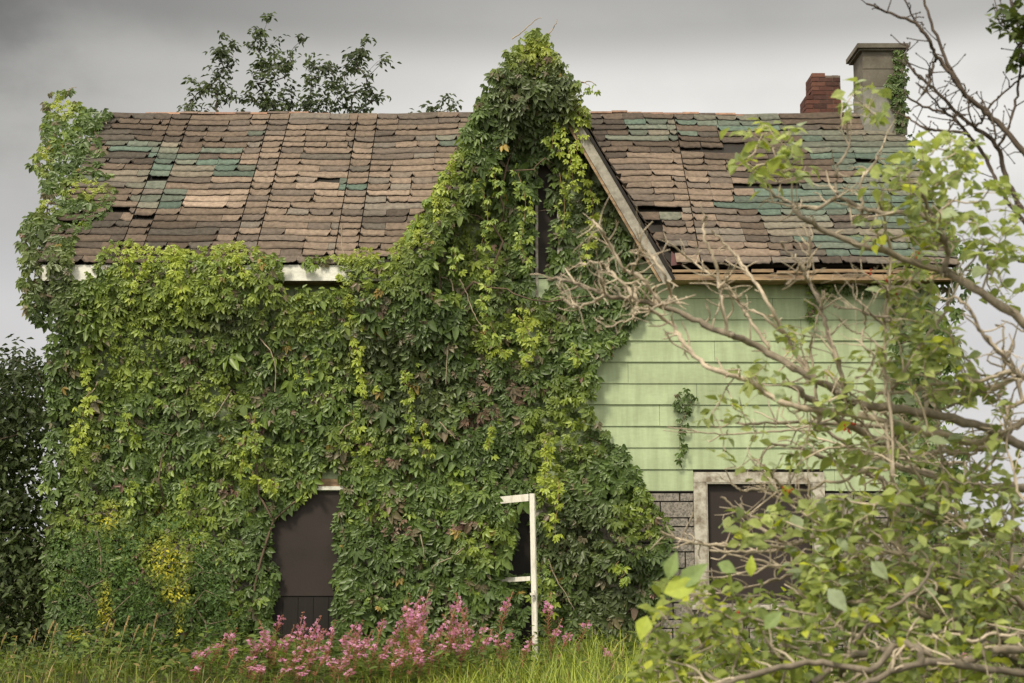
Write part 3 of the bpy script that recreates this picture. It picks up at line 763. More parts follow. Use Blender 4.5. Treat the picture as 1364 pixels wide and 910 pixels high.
def creeper_colors(P, u, v, layer):
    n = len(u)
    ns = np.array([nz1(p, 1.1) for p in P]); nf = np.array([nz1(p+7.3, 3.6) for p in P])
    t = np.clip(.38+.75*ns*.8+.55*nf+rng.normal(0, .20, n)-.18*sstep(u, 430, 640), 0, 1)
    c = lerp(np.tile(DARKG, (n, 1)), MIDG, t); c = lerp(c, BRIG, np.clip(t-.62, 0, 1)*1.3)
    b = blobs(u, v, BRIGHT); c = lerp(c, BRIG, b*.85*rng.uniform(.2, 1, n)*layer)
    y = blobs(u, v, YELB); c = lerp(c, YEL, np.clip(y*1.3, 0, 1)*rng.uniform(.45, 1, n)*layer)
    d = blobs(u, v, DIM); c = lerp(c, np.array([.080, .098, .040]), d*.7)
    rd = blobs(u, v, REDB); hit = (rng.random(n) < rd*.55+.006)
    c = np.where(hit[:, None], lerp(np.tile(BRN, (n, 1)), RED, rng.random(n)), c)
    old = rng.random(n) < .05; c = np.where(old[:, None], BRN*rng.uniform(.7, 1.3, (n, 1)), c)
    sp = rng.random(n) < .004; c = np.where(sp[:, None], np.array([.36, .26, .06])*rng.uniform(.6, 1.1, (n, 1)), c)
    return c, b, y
def thick(P):
    return np.array([.17+.14*max(-.7, nz1(p, .75))+.07*nz1(p+3.1, 2.3)+.03*nz1(p+5, 5) for p in P])
def creeper(name, label, group, pieces, roots, stem_targets, strands=(), dead=(), leafsize=1.0):
    """pieces: (polygon, holes, leaves per 10000 px, base depth function, thickness function)"""
    AP, AR, AS, AC = [], [], [], []; run = []
    for poly, holes, dens, base, tk in pieces:
        n = int(area(poly)/1e4*dens); u, v = sample(poly, n, holes); y0 = base(u, v); P = W(u, v, y0)
        th = thick(P)*tk(u, v); ly = rng.random(n)**.55
        # surface slope of the mass tilts its leaves
        e = .06; gx = (thick(P+np.array([e, 0, 0]))-thick(P-np.array([e, 0, 0])))/(2*e); gz = (thick(P+np.array([0, 0, e]))-thick(P-np.array([0, 0, e])))/(2*e)
        pit = np.array([nz1(p+11.7, 4.2)+.5*nz1(p+2.2, 9) for p in P]); kp = (pit > -.22+rng.normal(0, .08, n)) | (rng.random(n) < .14)
        ly = np.where(kp, .55+.45*ly, .35*ly)
        P = P.copy(); P[:, 1] -= np.maximum(.02, th*ly)
        u, v = project(P)
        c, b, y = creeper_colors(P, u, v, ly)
        out = np.stack([gx*.9, -np.ones(n), gz*.9], -1)
        R = leaf_frames(n, unit(out), .62)
        sz = rng.uniform(.062, .128, n)*np.exp(rng.normal(0, .22, n))*leafsize*(1-.28*np.clip(b+y, 0, 1))*(1-.25*np.clip(y, 0, 1))
        AP.append(P); AR.append(R); AS.append(sz); AC.append(c)
    for pl, y0, young in strands:
        if pl is None:
            pl = []
        S_ = smooth_path(W(*np.array([(a, b, y0) for a, b in pl]).T), 8, .004); dl = np.concatenate([[0], np.cumsum(np.linalg.norm(np.diff(S_, axis=0), axis=1))]); k = max(4, int(dl[-1]/.035)); q = np.linspace(0, dl[-1], k)
        Pq = np.stack([np.interp(q, dl, S_[:, i]) for i in range(3)], -1)+rng.normal(0, .045, (k, 3))*np.array([1, .6, 1]); cc = lerp(np.tile(BRIG, (k, 1)), YEL, .35*rng.random(k)) if young else lerp(np.tile(MIDG, (k, 1)), BRIG, rng.random(k))
        AP.append(Pq); AR.append(leaf_frames(k, (0, -1, 0), .6, 1, .5, .9)); AS.append(rng.uniform(.05, .10, k)); AC.append(cc)
        run.append((S_, np.linspace(.005, .002, len(S_))))
    P, R, S, C = map(np.concatenate, (AP, AR, AS, AC))
    t = thing(name, label, 'climbing plant', tuple(roots[0]), group)
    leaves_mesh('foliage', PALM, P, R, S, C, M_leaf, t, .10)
    polys, pos, _ = grow(roots, stem_targets, .22, .16, .004, .035, .42)
    tube_obj('stem', polys, M_bark, t, (.14, .10, .07), 5)
    if run: tube_obj('runner', run, M_bark, t, (.30, .20, .10), 4)['kind'] = 'stuff'
    if len(dead):
        for pl, yy in dead:
            dp = [(smooth_path(W(*np.array([(a, b, yy) for a, b in pl]).T), 4, .006), np.linspace(.010, .004, (len(pl)-1)*4+1))]
            tube_obj('dead_stem', dp, M_bark, t, (.36, .29, .21), 5)
    return t
zero = lambda u, v: np.zeros(len(u))
def fac_tk(u, v):
    return 1+.7*blobs(u, v, [(655, 740, 40, 100)])+1.2*blobs(u, v, [(820, 740, 70, 120)])+.5*blobs(u, v, [(150, 730, 110, 110), (770, 560, 40, 80)])+0*v-.35*blobs(u, v, [(405, 740, 70, 110), (700, 760, 50, 110)])
eave_base = lambda u, v: np.where(v < 352, -.42+(352-v)*.0095, -.43+.10*sstep(v, 380, 424))
def rand_targets(poly, n, y, holes=()):
    u, v = sample(poly, n, holes); return W(u, v, np.full(n, y)-rng.uniform(0, .08, n))
deads = [([(600, 372), (606, 400), (601, 430), (596, 470), (594, 512)], -.34), ([(612, 372), (625, 400), (635, 425), (648, 442)], -.36), ([(604, 400), (602, 410), (585, 412)], -.35), ([(345, 450), (360, 468), (367, 490), (366, 522)], -.33),
         ([(308, 520), (298, 538), (288, 552), (283, 560)], -.33), ([(312, 594), (306, 604), (300, 610)], -.33), ([(462, 390), (466, 408), (474, 424), (480, 440)], -.34), ([(490, 402), (492, 418), (486, 440)], -.34), ([(618, 730), (602, 742), (580, 752), (575, 760)], -.34),
         ([(560, 712), (564, 730), (566, 745)], -.34), ([(730, 745), (738, 765), (752, 790), (765, 812)], -.4), ([(585, 562), (596, 574), (606, 584)], -.34), ([(452, 580), (458, 570), (470, 562)], -.33), ([(130, 508), (124, 520), (112, 530)], -.3), ([(455, 300), (456, 330), (462, 352)], -.5)]
def rnd_strands(poly, n, y, young=.35, holes=()):
    u, v = sample(poly, n, holes); out = []
    for a, b in zip(u, v):
        ln = rng.uniform(18, 70); dx = rng.normal(0, .25); out.append(([(a, b), (a+dx*ln*.4+rng.normal(0, 3), b+ln*.35), (a+dx*ln*.8+rng.normal(0, 4), b+ln*.7), (a+dx*ln, b+ln)], y-rng.uniform(0, .08), rng.random() < young))
    return out
FSTR = [([(464, 385), (467, 420), (474, 460), (480, 500), (486, 528)], -.36, True), ([(462, 360), (466, 390), (468, 420)], -.40, True), ([(690, 420), (704, 440), (706, 465), (700, 490)], -.32, True), ([(724, 585), (728, 615), (726, 640), (730, 662)], -.34, True), ([(655, 450), (668, 466), (680, 470)], -.32, True),
        ([(110, 470), (118, 520), (108, 560), (104, 600)], -.30, True), ([(395, 395), (400, 420), (410, 440)], -.36, True), ([(745, 640), (742, 680), (738, 720)], -.36, True), ([(330, 620), (345, 640), (370, 650)], -.32, True), ([(560, 570), (566, 590), (572, 604)], -.3, True)]+rnd_strands([(90, 400), (80, 700), (350, 640), (620, 640), (780, 560), (780, 420), (560, 400)], 14, -.28, .0)+rnd_strands([(660, 660), (800, 620), (870, 700), (840, 800), (740, 820)], 4, -.40, .0)+rnd_strands([(150, 325), (340, 330), (330, 345), (150, 340)], 6, -.56, .6)
creeper('facade_creeper', 'dense wall of five-fingered creeper leaves covering the left two thirds of the house front', 'creepers growing over the house',
        [(FAC, (HOLE1, HOLE2, HOLE3), 410, lambda u, v: -.42*sstep(v, 540, 380)*sstep(u, 690, 560), fac_tk), (EAVE, (), 520, eave_base, lambda u, v: .55+0*u), (EAVE2, (), 480, eave_base, lambda u, v: .75+0*u),
         ([(456, 343), (506, 336), (503, 380), (460, 382)], (), 520, lambda u, v: np.full(len(u), -.45), lambda u, v: .5+0*u), ([(345, 345), (378, 343), (374, 382), (340, 382)], (), 480, lambda u, v: np.full(len(u), -.45), lambda u, v: .5+0*u),
         ([(606, 640), (684, 668), (670, 700), (688, 728), (664, 768), (702, 792), (688, 880), (606, 880)], (), 280, lambda u, v: np.full(len(u), -.43), lambda u, v: .8+0*u)],
        [W(150, 905, -.15), W(300, 905, -.1), W(560, 905, -.1), W(800, 905, -.15)], np.concatenate([rand_targets(FAC, 110, -.08, (HOLE1, HOLE2, HOLE3)), rand_targets(EAVE, 10, -.5)]), dead=deads, strands=FSTR)
def g_base(u, v):
    edge = 712-(v-60)*.60
    return np.where(u < edge+40, -.44, -.44+.40*sstep(v, 120, 225))
creeper('gable_creeper', 'tall cone of creeper smothering the left slope and peak of the steep gable', 'creepers growing over the house',
        [(G1, (), 480, g_base, lambda u, v: 1.0+.35*(v < 170)), ([(700, 44), (722, 44), (740, 100), (686, 100)], (), 700, lambda u, v: np.full(len(u), -.46), lambda u, v: .6+0*u), (G2, (), 230, lambda u, v: np.full(len(u), -.02), lambda u, v: .55+0*u)],
        [W(620, 420, -.1)], np.concatenate([rand_targets(G1, 40, -.3), rand_targets(G2, 14, -.1)]),
        strands=[([(768, 130), (772, 165), (768, 200), (776, 235)], -.46, True), ([(745, 140), (752, 180), (760, 215), (764, 250)], -.44, True), ([(735, 130), (738, 165), (735, 200)], -.46, False), ([(784, 240), (790, 280), (786, 320), (780, 345)], -.24, True), ([(745, 230), (752, 270), (748, 310)], -.22, False), ([(600, 220), (590, 260), (575, 290)], -.52, True), ([(700, 60), (712, 80), (720, 110)], -.56, True), ([(770, 108), (782, 112), (790, 122)], -.46, False), ([(640, 240), (650, 290), (640, 330)], -.5, False), ([(690, 230), (700, 270), (694, 320)], -.46, False)]+rnd_strands([(600, 300), (690, 150), (700, 390), (580, 400)], 6, -.54, .0),
        dead=[([(790, 293), (802, 314), (818, 342), (832, 360)], -.3), ([(682, 52), (700, 40), (712, 28), (722, 24)], -.5), ([(728, 50), (738, 36), (742, 26)], -.5), ([(770, 112), (784, 108), (792, 112)], -.45)])
# back of the gable cone: leaves lying on the gable's own left roof slope
def slope_creeper():
    n = 2600; a = rng.random(n)**.8; y = rng.uniform(-.40, 1.7, n); ok = y < -.4+2.3*a*.75+.5; a, y = a[ok], y[ok]; n = len(a)
    side = np.where(rng.random(n) < .86, -1, 1); a = np.where(side > 0, .74+.26*a, a)
    P = np.stack([GX+side*GHW*(1-a), y, GB+(GZ-GB)*a], -1); nn = np.stack([side*(GZ-GB)/gs, np.zeros(n), np.full(n, GHW/gs)], -1)
    P = P+nn*(.03+rng.random(n)*.2)[:, None]
    c = lerp(np.tile(MIDG, (n, 1)), BRIG, rng.random(n)); R = leaf_frames(n, unit(nn+np.array([0, -.4, 0])), .5)
    t = thing('roof_creeper', 'creeper spreading over the gable roof behind the leafy cone', 'climbing plant', (GX-GHW, -.3, GB), 'creepers growing over the house')
    leaves_mesh('foliage', PALM, P, R, rng.uniform(.08, .13, n), c, M_leaf, t)
    polys, _, _ = grow([(GX-GHW*.95, -.3, GB+.1)], P[rng.integers(0, n, 26)], .2, .15, .004, .02); tube_obj('stem', polys, M_bark, t, (.14, .10, .07))
slope_creeper()
# left corner: climbs the rake of the roof and hangs past the gable end
LC = [(97, 118), (84, 121), (68, 128), (60, 150), (62, 175), (52, 200), (46, 222), (56, 238), (64, 262), (48, 286), (28, 298), (34, 322), (30, 345), (24, 366), (32, 396), (44, 424), (62, 432), (84, 418), (97, 392), (100, 345), (106, 322), (130, 296), (148, 285), (160, 258), (150, 242), (140, 222), (136, 195), (140, 165), (152, 151), (124, 148), (106, 140), (86, 132), (100, 122)]
def lc_base(u, v): return np.where(v < 352, EY+(352-v)/(352-150)*(RY-EY)-.09, -.42)+np.where(u < 72, rng.uniform(-.1, .5, len(u)), 0)
creeper('corner_creeper', 'shaggy creeper climbing the left edge of the roof up to the ridge', 'creepers growing over the house',
        [(LC, (), 520, lc_base, lambda u, v: .9+0*u)], [W(86, 420, -.3)], (lambda uv: W(uv[0], uv[1], lc_base(uv[0], uv[1])))(sample(LC, 46)),
        dead=[([(88, 128), (94, 118), (102, 116)], 2.2), ([(150, 232), (156, 222), (162, 218)], 1.2)])
# right corner of the house
RCN = [(1182, 172), (1215, 178), (1232, 230), (1262, 300), (1292, 356), (1282, 400), (1270, 430), (1276, 470), (1272, 520), (1280, 600), (1280, 700), (1290, 890), (1185, 890), (1192, 760), (1182, 640), (1186, 560), (1178, 480), (1190, 420), (1180, 380), (1218, 360), (1236, 330), (1212, 250)]
def rc_base(u, v): return np.where(v < 360, EY+np.clip((360-v)/200, 0, 1)*(RY-EY), -.05)
creeper('side_creeper', 'thinner creeper with orange berries hiding the right corner of the house', 'creepers growing over the house',
        [(RCN, (), 120, rc_base, lambda u, v: .9+0*u)], [W(1240, 890, -.1)], (lambda uv: W(uv[0], uv[1], rc_base(uv[0], uv[1])))(sample(RCN, 40)), dead=[([(1200, 370), (1190, 372), (1182, 384), (1172, 380)], -.4)])
def small_creeper(name, label, poly, n, y, root, sz, base=None, targets=14):
    u, v = sample(poly, n); yy = np.full(n, y) if base is None else base(u, v)
    P = W(u, v, yy-rng.uniform(.02, .10, n)); c, _, _ = creeper_colors(P, u, v, rng.random(n)); t = thing(name, label, 'climbing plant', tuple(root), 'creepers growing over the house')
    leaves_mesh('foliage', PALM, P, leaf_frames(n), rng.uniform(*sz, n), c, M_leaf, t)
    polys, _, _ = grow([root], P[rng.integers(0, n, targets)], .1, .2, .003, .012); tube_obj('stem', polys, M_bark, t, (.16, .12, .08))
x0, x1, y0, y1, zf = CH
small_creeper('chimney_creeper', 'thin ivy strand climbing the right edge of the grey chimney', [(1190, 64), (1206, 70), (1208, 110), (1207, 172), (1196, 176), (1194, 150), (1186, 128), (1180, 112), (1192, 95)], 210, y0-.02, W(1203, 178, y0-.03), (.05, .09))
small_creeper('wall_sprig', 'small dark sprig of creeper alone on the pale green siding', [(902, 516), (918, 514), (928, 530), (918, 548), (912, 575), (918, 600), (904, 618), (898, 600), (906, 570), (898, 545)], 34, -.03, W(908, 622, -.03), (.05, .09), targets=10)
small_creeper('eave_sprig', 'small clump of creeper hanging under the right eave', [(1078, 376), (1110, 370), (1150, 372), (1172, 378), (1160, 392), (1110, 392), (1090, 402), (1084, 430), (1076, 420)], 80, -.04, W(1090, 372, -.05), (.06, .10), targets=10)

# ------------------------------------------------------------------ plants against the house
def bushy(name, label, cat, poly, n, y, depth, root, sz, cols, m, group=None, targets=60, tmpl=None, bright=(), col2=YEL, trunk=(.12, .09, .065), rmax=.04, parts=('crown', 'trunk'), hidden=None, clump=.16, per=9, mix=.8):
    """tufted crown: leaves gather round the ends of its twigs"""
    k = max(4, n//per); u, v = sample(poly, k); yy = y+rng.uniform(-depth, depth, k); Tg = W(u, v, yy)
    if hidden is not None: Tg = np.concatenate([Tg, hidden]); k = len(Tg)
    polys, pos, tips = grow(root, Tg[rng.permutation(k)[:max(targets, 4)]] if targets < k else Tg, .18, .12, .0035, rmax, .45)
    P = np.repeat(Tg, per, 0)+rng.normal(0, clump, (k*per, 3))*np.array([1, 1, .8]); n = len(P); uu, vv = project(P)
    ns = np.repeat(np.array([nz1(p, 1.3) for p in Tg]), per)
    c = lerp(np.tile(np.array(cols[0]), (n, 1)), np.array(cols[1]), np.clip(.5+.8*ns+rng.normal(0, .22, n), 0, 1))
    if bright: c = lerp(c, np.array(col2), blobs(uu, vv, bright)*rng.uniform(.3, 1, n)*mix)
    ctr = P-np.repeat(Tg, per, 0); out = unit(ctr+np.array([0, -.10, .02]))
    t = thing(name, label, cat, tuple(np.asarray(root[0])), group)
    leaves_mesh(parts[0], tmpl or SMALL, P, leaf_frames(n, out, .7, .5, .5, .8), rng.uniform(*sz, n), c, m, t, .15)
    tube_obj(parts[1], polys, M_bark, t, trunk, 5)
    return t
bushy('small_leaved_shrub', 'dark small leaved shrub with yellow patches before the left end of the creeper', 'shrub',
      [(86, 885), (80, 800), (78, 720), (95, 690), (130, 676), (180, 690), (235, 690), (280, 720), (310, 770), (320, 830), (300, 888)], 5200, -1.0, .32, [W(180, 905, -.9), W(130, 905, -.9), W(250, 905, -.9)], (.035, .065), ((.040, .075, .022), (.095, .165, .035)), M_tleaf,
      bright=[(222, 745, 32, 34), (235, 790, 22, 18), (145, 690, 22, 16), (140, 815, 10, 40), (105, 845, 16, 10), (240, 835, 8, 30)], col2=(.56, .50, .04), targets=120, clump=.10, per=11, mix=1.0, trunk=(.2, .16, .11))
bushy('dark_bush', 'dark overgrown bush at the left edge of the photo reaching halfway up the wall', 'bush',
      [(-70, 905), (-80, 490), (-20, 478), (20, 476), (46, 482), (64, 500), (66, 540), (60, 600), (40, 640), (56, 700), (66, 760), (60, 905)], 17000, 1.0, 1.1, [W(-10, 890, 1.0), W(20, 890, .8)], (.07, .12), ((.032, .047, .018), (.080, .112, .032)), M_tleaf, targets=170, clump=.2, per=15, trunk=(.11, .085, .06), rmax=.05)

# trees behind the roof
def back_tree(label, poly, n, Y, u0, per=7, sz=(.085, .13)):
    root = np.array([wx(u0, 400, Y), Y, 0.0]); base = [root+np.array([.05*math.sin(i), .03*math.cos(i*2), 1.0*i]) for i in range(8)]
    top = [p for p in base]
    hid = W(*sample([(u0-70, 330), (u0-60, 170), (u0+60, 170), (u0+70, 330)], 40), np.full(40, Y))
    t = bushy('roadside_tree' if False else 'slender_tree', label, 'tree', poly, int(n*1.5), Y, .35, [top[0]], sz, ((.030, .045, .017), (.070, .098, .028)), M_tleaf, 'trees behind the roof', targets=400, clump=.06, per=per+3, hidden=hid, rmax=.10, trunk=(.07, .055, .045))
back_tree('slender dark leaved tree behind the roof, leftmost of the row above the ridge', [(236, 150), (238, 130), (248, 140), (258, 132), (250, 102), (262, 110), (272, 122), (276, 92), (284, 72), (282, 46), (290, 52), (302, 40), (300, 58), (320, 52), (312, 70), (308, 95), (296, 112), (312, 120), (322, 150), (318, 175), (240, 175)], 560, 8.0, 285)
back_tree('tallest slender tree behind the roof with two pointed tops', [(322, 150), (332, 120), (338, 92), (332, 62), (334, 32), (344, 42), (350, 24), (354, 10), (362, 22), (360, 40), (366, 60), (378, 36), (390, 38), (384, 52), (408, 46), (402, 56), (388, 70), (386, 90), (392, 120), (400, 150), (396, 175), (326, 175)], 780, 8.6, 360)
back_tree('rounded bushy tree behind the roof, right of the tallest slender tree', [(398, 150), (404, 120), (408, 84), (420, 66), (440, 52), (448, 60), (460, 64), (476, 58), (498, 46), (496, 60), (524, 74), (508, 86), (500, 98), (490, 112), (512, 128), (498, 136), (486, 150), (484, 175), (402, 175)], 860, 7.6, 445)
back_tree('low treetop just showing over the ridge beside the leafy gable', [(546, 152), (552, 120), (560, 128), (564, 150), (574, 134), (584, 142), (592, 130), (606, 126), (612, 120), (610, 138), (618, 150), (612, 175), (548, 175)], 170, 8.2, 580, per=5)
# ------------------------------------------------------------------ fireweed in front of the wall
def fireweed_proto(k, full):
    r = np.random.default_rng(50+k); n = 26
    lean = r.uniform(.10, .26); z = np.linspace(0, 1.0, 14); path = np.stack([lean*z**2*.8+.01*np.sin(z*7), .03*np.sin(z*4+k), z], -1)
    at = lambda s: np.array([np.interp(s, z, path[:, i]) for i in range(3)]).T
    # leaves: long narrow, spiralling up the lower part
    s = r.uniform(.12, .74, 76); az = r.uniform(0, 6.28, 76); out = np.stack([np.cos(az), np.sin(az), np.zeros(76)], -1)
    T = out+np.array([0, 0, .45]); Nn = -out*.4+np.array([0, 0, 1])
    lf = (at(s), frames(T, Nn), r.uniform(.10, .17, 76)*(1.15-.5*s))
    # flowers open in the middle of the spike, red pods below, buds above
    top = .86 if full else .93; lo = .60
    sf = r.normal(.80, .05, 17) if full else r.normal(.91, .03, 12); sf = np.clip(sf, lo, .99); az = r.uniform(0, 6.28, len(sf)); of = np.stack([np.cos(az), np.sin(az), .2+0*az], -1)
    fl = (at(sf)+of*r.uniform(.025, .055, (len(sf), 1)), frames(of+r.normal(0, .4, of.shape), np.stack([np.sin(az), -np.cos(az), 0*az], -1)+r.normal(0, .5, of.shape)), r.uniform(.020, .030, len(sf)))
    sp = r.uniform(.46, sf.mean()-.02, 50); az = r.uniform(0, 6.28, 50); op = np.stack([np.cos(az), np.sin(az), 1.0+0*az], -1); op = unit(op)
    pods = [(np.stack([at(np.array([a]))[0], at(np.array([a]))[0]+o*l]), [.0042, .0028]) for a, o, l in zip(sp, op, r.uniform(.05, .09, 34))]
    sb = r.uniform(min(sf.max(), .97)-.04, 1.0, 14); az = r.uniform(0, 6.28, 14); ob = unit(np.stack([np.cos(az), np.sin(az), .1+0*az], -1))
    buds = [(np.stack([at(np.array([a]))[0], at(np.array([a]))[0]+o*.022]), [.004, .003]) for a, o in zip(sb, ob)]
    t = thing('fireweed', 'fireweed', 'wildflower')
    tube_obj('stem', [(path, np.linspace(.007, .003, 14))], M_bark, t, (.34, .17, .10), 4)
    NARROW = [ovate(.16, .12, .25, 4, peak=.4), ovate(.14, .1, .45, 4, peak=.35)]
    n = 76; c = lerp(np.tile(np.array([.09, .15, .03]), (n, 1)), np.array([.26, .34, .06]), r.random(n)); leaves_mesh('foliage', NARROW, lf[0], lf[1], lf[2], c, M_bleaf, t)
    pv = []; pf = []
    for a in range(4):
        an = a*math.pi/2; ca, sa = math.cos(an), math.sin(an); q = np.array([(0, 0, 0), (.6, .42, .15), (1, .18, .1), (1, -.18, .1), (.6, -.42, .15)]); m_ = len(pv)
        pv += [(x*ca-y*sa, x*sa+y*ca, z) for x, y, z in q]; pf += [(m_, m_+2, m_+1, m_+1), (m_, m_+4, m_+3, m_+2)]
    n = len(fl[0]); c = lerp(np.tile(np.array([.56, .20, .40]), (n, 1)), np.array([.74, .41, .60]), r.random(n)); sk = leaves_mesh('blossoms', [(np.array(pv), pf)], fl[0], fl[1], fl[2]*.95, c, M_petal, t, .15)
    tube_obj('seed_pod', pods+buds, M_petal, t, (.50, .24, .17), 3, .3)['kind'] = 'stuff'
    return t
protos = [fireweed_proto(k, k % 3 != 2) for k in range(7)]
def copy_tree(o):
    c = o.copy(); COL.objects.link(c)
    for ch in o.children:
        d = ch.copy(); COL.objects.link(d); d.parent = c
    return c
FW = [(277, 858), (290, 848), (306, 862), (318, 836), (332, 846), (330, 872), (352, 826), (356, 858), (340, 852), (376, 818), (384, 846), (404, 814), (408, 842), (396, 868), (422, 820), (424, 838), (436, 858), (450, 826), (455, 846), (470, 828), (476, 846), (466, 862), (492, 838), (506, 824), (507, 850), (520, 846),
      (528, 862), (545, 790), (566, 786), (552, 812), (560, 832), (540, 838), (536, 820), (574, 842), (590, 846), (612, 790), (606, 812), (600, 838), (616, 830), (628, 834), (641, 832), (650, 838), (660, 838), (585, 826), (550, 850), (566, 856), (604, 852), (380, 874), (400, 880), (440, 876), (455, 870), (484, 868), (352, 884), (420, 866), (372, 850), (388, 832), (398, 856), (418, 850), (430, 872), (446, 846), (462, 876), (480, 854), (512, 862), (530, 874), (542, 858), (556, 872), (570, 872), (582, 862), (376, 892), (338, 880), (364, 842), (474, 838), (548, 822), (560, 802), (570, 808), (530, 852), (622, 846), (596, 818), (608, 824), (262, 866), (270, 888), (408, 830), (344, 890), (404, 888), (468, 890), (460, 836), (428, 836), (486, 826), (348, 842), (300, 840), (542, 800), (556, 794), (562, 822), (606, 800), (612, 820)]
UNIQ = [(675, 786, 'tall fireweed just left of the white storm door post'), (683, 838, 'short fireweed at the foot of the storm door, left of its post'), (704, 848, 'low fireweed directly in front of the storm door post'),
        (740, 790, 'tall single fireweed just right of the white storm door post'), (743, 824, 'lower fireweed leaning right beside the storm door post'), (754, 842, 'small fireweed in the grass below the two right of the door post'), (776, 826, 'fireweed with a full pink spike standing between storm door and leafy bush'), (809, 858, 'last low fireweed on the right, beside the leafy bush')]
def place_fw(i, u, v, label, group):
    Y = -1.5-(v-785)*.026+rng.uniform(-.25, .25); top = W(u, v, Y); h = max(.35, float(top[2])); p = protos[i % len(protos)] if label else None
    src = protos[i % 7]; o = src if not src.get('used') else copy_tree(src)
    src['used'] = 1; o['used'] = 1
    sc = h/1.0; q = max(sc, .8)*1.12; o.scale = (q, q, sc); rz = rng.uniform(-.9, .9)+(math.pi if rng.random() < .22 else 0)
    lean = .2*max(sc, .7); o.location = (float(top[0])-math.cos(rz)*lean*.75, Y, 0.0); o.rotation_euler = (0, 0, rz); o['label'] = label
    if group: o['group'] = group
    return o
for i, (u, v) in enumerate(FW): place_fw(i, u, v, 'pink flowering fireweed stalk in the dense patch left of the storm door', 'fireweed patch left of the storm door')
for i, (u, v, lb) in enumerate(UNIQ): place_fw(i*3+1, u, v, lb, 'fireweed beside the storm door')
far = [(1316, 852), (1354, 850), (1290, 868), (1195, 860)]
for i, (u, v) in enumerate(far): place_fw(i*2+1, u, v, 'pink fireweed glimpsed through the shrub at the lower right', 'fireweed seen through the shrub')
for p in list(bpy.data.objects):
    if 'used' in p: del p['used']

# ------------------------------------------------------------------ grass
def blades(name, n, xr, yr, hfun, cols, w=(.006, .015), lean=.75, label='', keep=None):
    x = rng.uniform(*xr, n); y = rng.uniform(*yr, n)
    if keep is not None: k = keep(x, y); x, y = x[k], y[k]; n = len(x)
    h = hfun(x, y)*rng.uniform(.55, 1.1, n); az = rng.uniform(0, 6.28, n); ln = rng.uniform(.1, 1, n)*lean*h; w_ = rng.uniform(*w, n)
    d = np.stack([np.cos(az), np.sin(az)], -1); sd = np.stack([-np.sin(az+rng.normal(0, .6, n)), np.cos(az)], -1)
    base = np.stack([x, y, -.04+0*x], -1); V = np.zeros((n, 7, 3))
    for j, (s, ww) in enumerate(((0, .7), (.4, 1), (.75, .7))):
        c = base.copy(); c[:, :2] += d*(ln*s**2)[:, None]; c[:, 2] += h*s*(1-.15*s*s)
        V[:, 2*j] = c; V[:, 2*j, :2] += sd*(w_*ww)[:, None]*.5; V[:, 2*j+1] = c; V[:, 2*j+1, :2] -= sd*(w_*ww)[:, None]*.5
    c = base.copy(); c[:, :2] += d*ln[:, None]; c[:, 2] += h*.84; V[:, 6] = c
    q = np.array([(0, 1, 3, 2), (2, 3, 5, 4), (4, 5, 6, 6)]); f = (q[None]+(np.arange(n)*7)[:, None, None]).reshape(-1, 4)
    ns = np.array([nz1((a, b, 0), .7) for a, b in zip(x, y)])
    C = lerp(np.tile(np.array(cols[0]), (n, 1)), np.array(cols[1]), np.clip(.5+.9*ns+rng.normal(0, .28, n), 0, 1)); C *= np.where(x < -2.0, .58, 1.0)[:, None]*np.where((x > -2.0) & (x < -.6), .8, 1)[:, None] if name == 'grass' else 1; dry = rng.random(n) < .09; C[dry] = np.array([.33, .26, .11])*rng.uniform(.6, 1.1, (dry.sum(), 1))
    fl = [tuple(a) if a[2] != a[3] else tuple(a[:3]) for a in f]
    o = mesh_obj(name, V.reshape(-1, 3), fl, M_grass, None, np.repeat(C, 7, 0)); o['kind'] = 'stuff'; o['label'] = label
    return o
hump = lambda x, y: (.30+.12*(x < -2.2))+.36*np.exp(-((x-.85)/1.0)**2)+.22*np.exp(-((x-2.8)/1.2)**2)+.05*np.sin(x*1.7+y)
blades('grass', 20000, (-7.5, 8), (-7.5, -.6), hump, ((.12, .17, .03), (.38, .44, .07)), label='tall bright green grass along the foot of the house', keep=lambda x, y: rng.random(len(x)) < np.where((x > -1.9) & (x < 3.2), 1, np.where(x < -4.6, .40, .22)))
blades('meadow_grass', 9000, (-13, 13), (-11, 14), lambda x, y: .34+0*x, ((.06, .095, .02), (.17, .23, .04)), label='lower rough grass of the field round the house', keep=lambda x, y: ~((x > -5.9) & (x < 5.9) & (y > -.2) & (y < 5.0)))

# mixed leafy weeds under the flowers and along the wall
def weeds():
    n = 5200; x = rng.uniform(-6.6, 3.4, n); y = rng.uniform(-3.6, -.7, n); cl = np.array([nz1((a, b, 3.0), 1.1) for a, b in zip(x, y)]); z = rng.beta(1.3, 1.6, n)*np.clip(.50+.35*cl, .15, .8)
    P = np.stack([x, y, z], -1); az = rng.uniform(0, 6.28, n); T = np.stack([np.cos(az), np.sin(az), rng.uniform(-.3, .7, n)], -1); kind = np.array([nz1((a, b, 9.0), .8) for a, b in zip(x, y)])
    c = lerp(np.tile(np.array([.055, .085, .024]), (n, 1)), np.array([.17, .23, .045]), np.clip(.45+.6*cl+rng.normal(0, .25, n), 0, 1)); dr = rng.random(n) < .04; c[dr] = np.array([.30, .22, .10])
    o = leaves_mesh('weeds', [ovate(.22, .12, .3, 4, peak=.35), ovate(.38, .14, .3, 4), ovate(.5, .1, .2, 4)], P, frames(T, np.array([0, -.2, 1.])+rng.normal(0, .4, (n, 3))), rng.uniform(.05, .14, n), c, M_bleaf, None, .1); o['kind'] = 'stuff'; o['label'] = 'mixed leafy weeds growing under the fireweed and along the wall'
weeds()
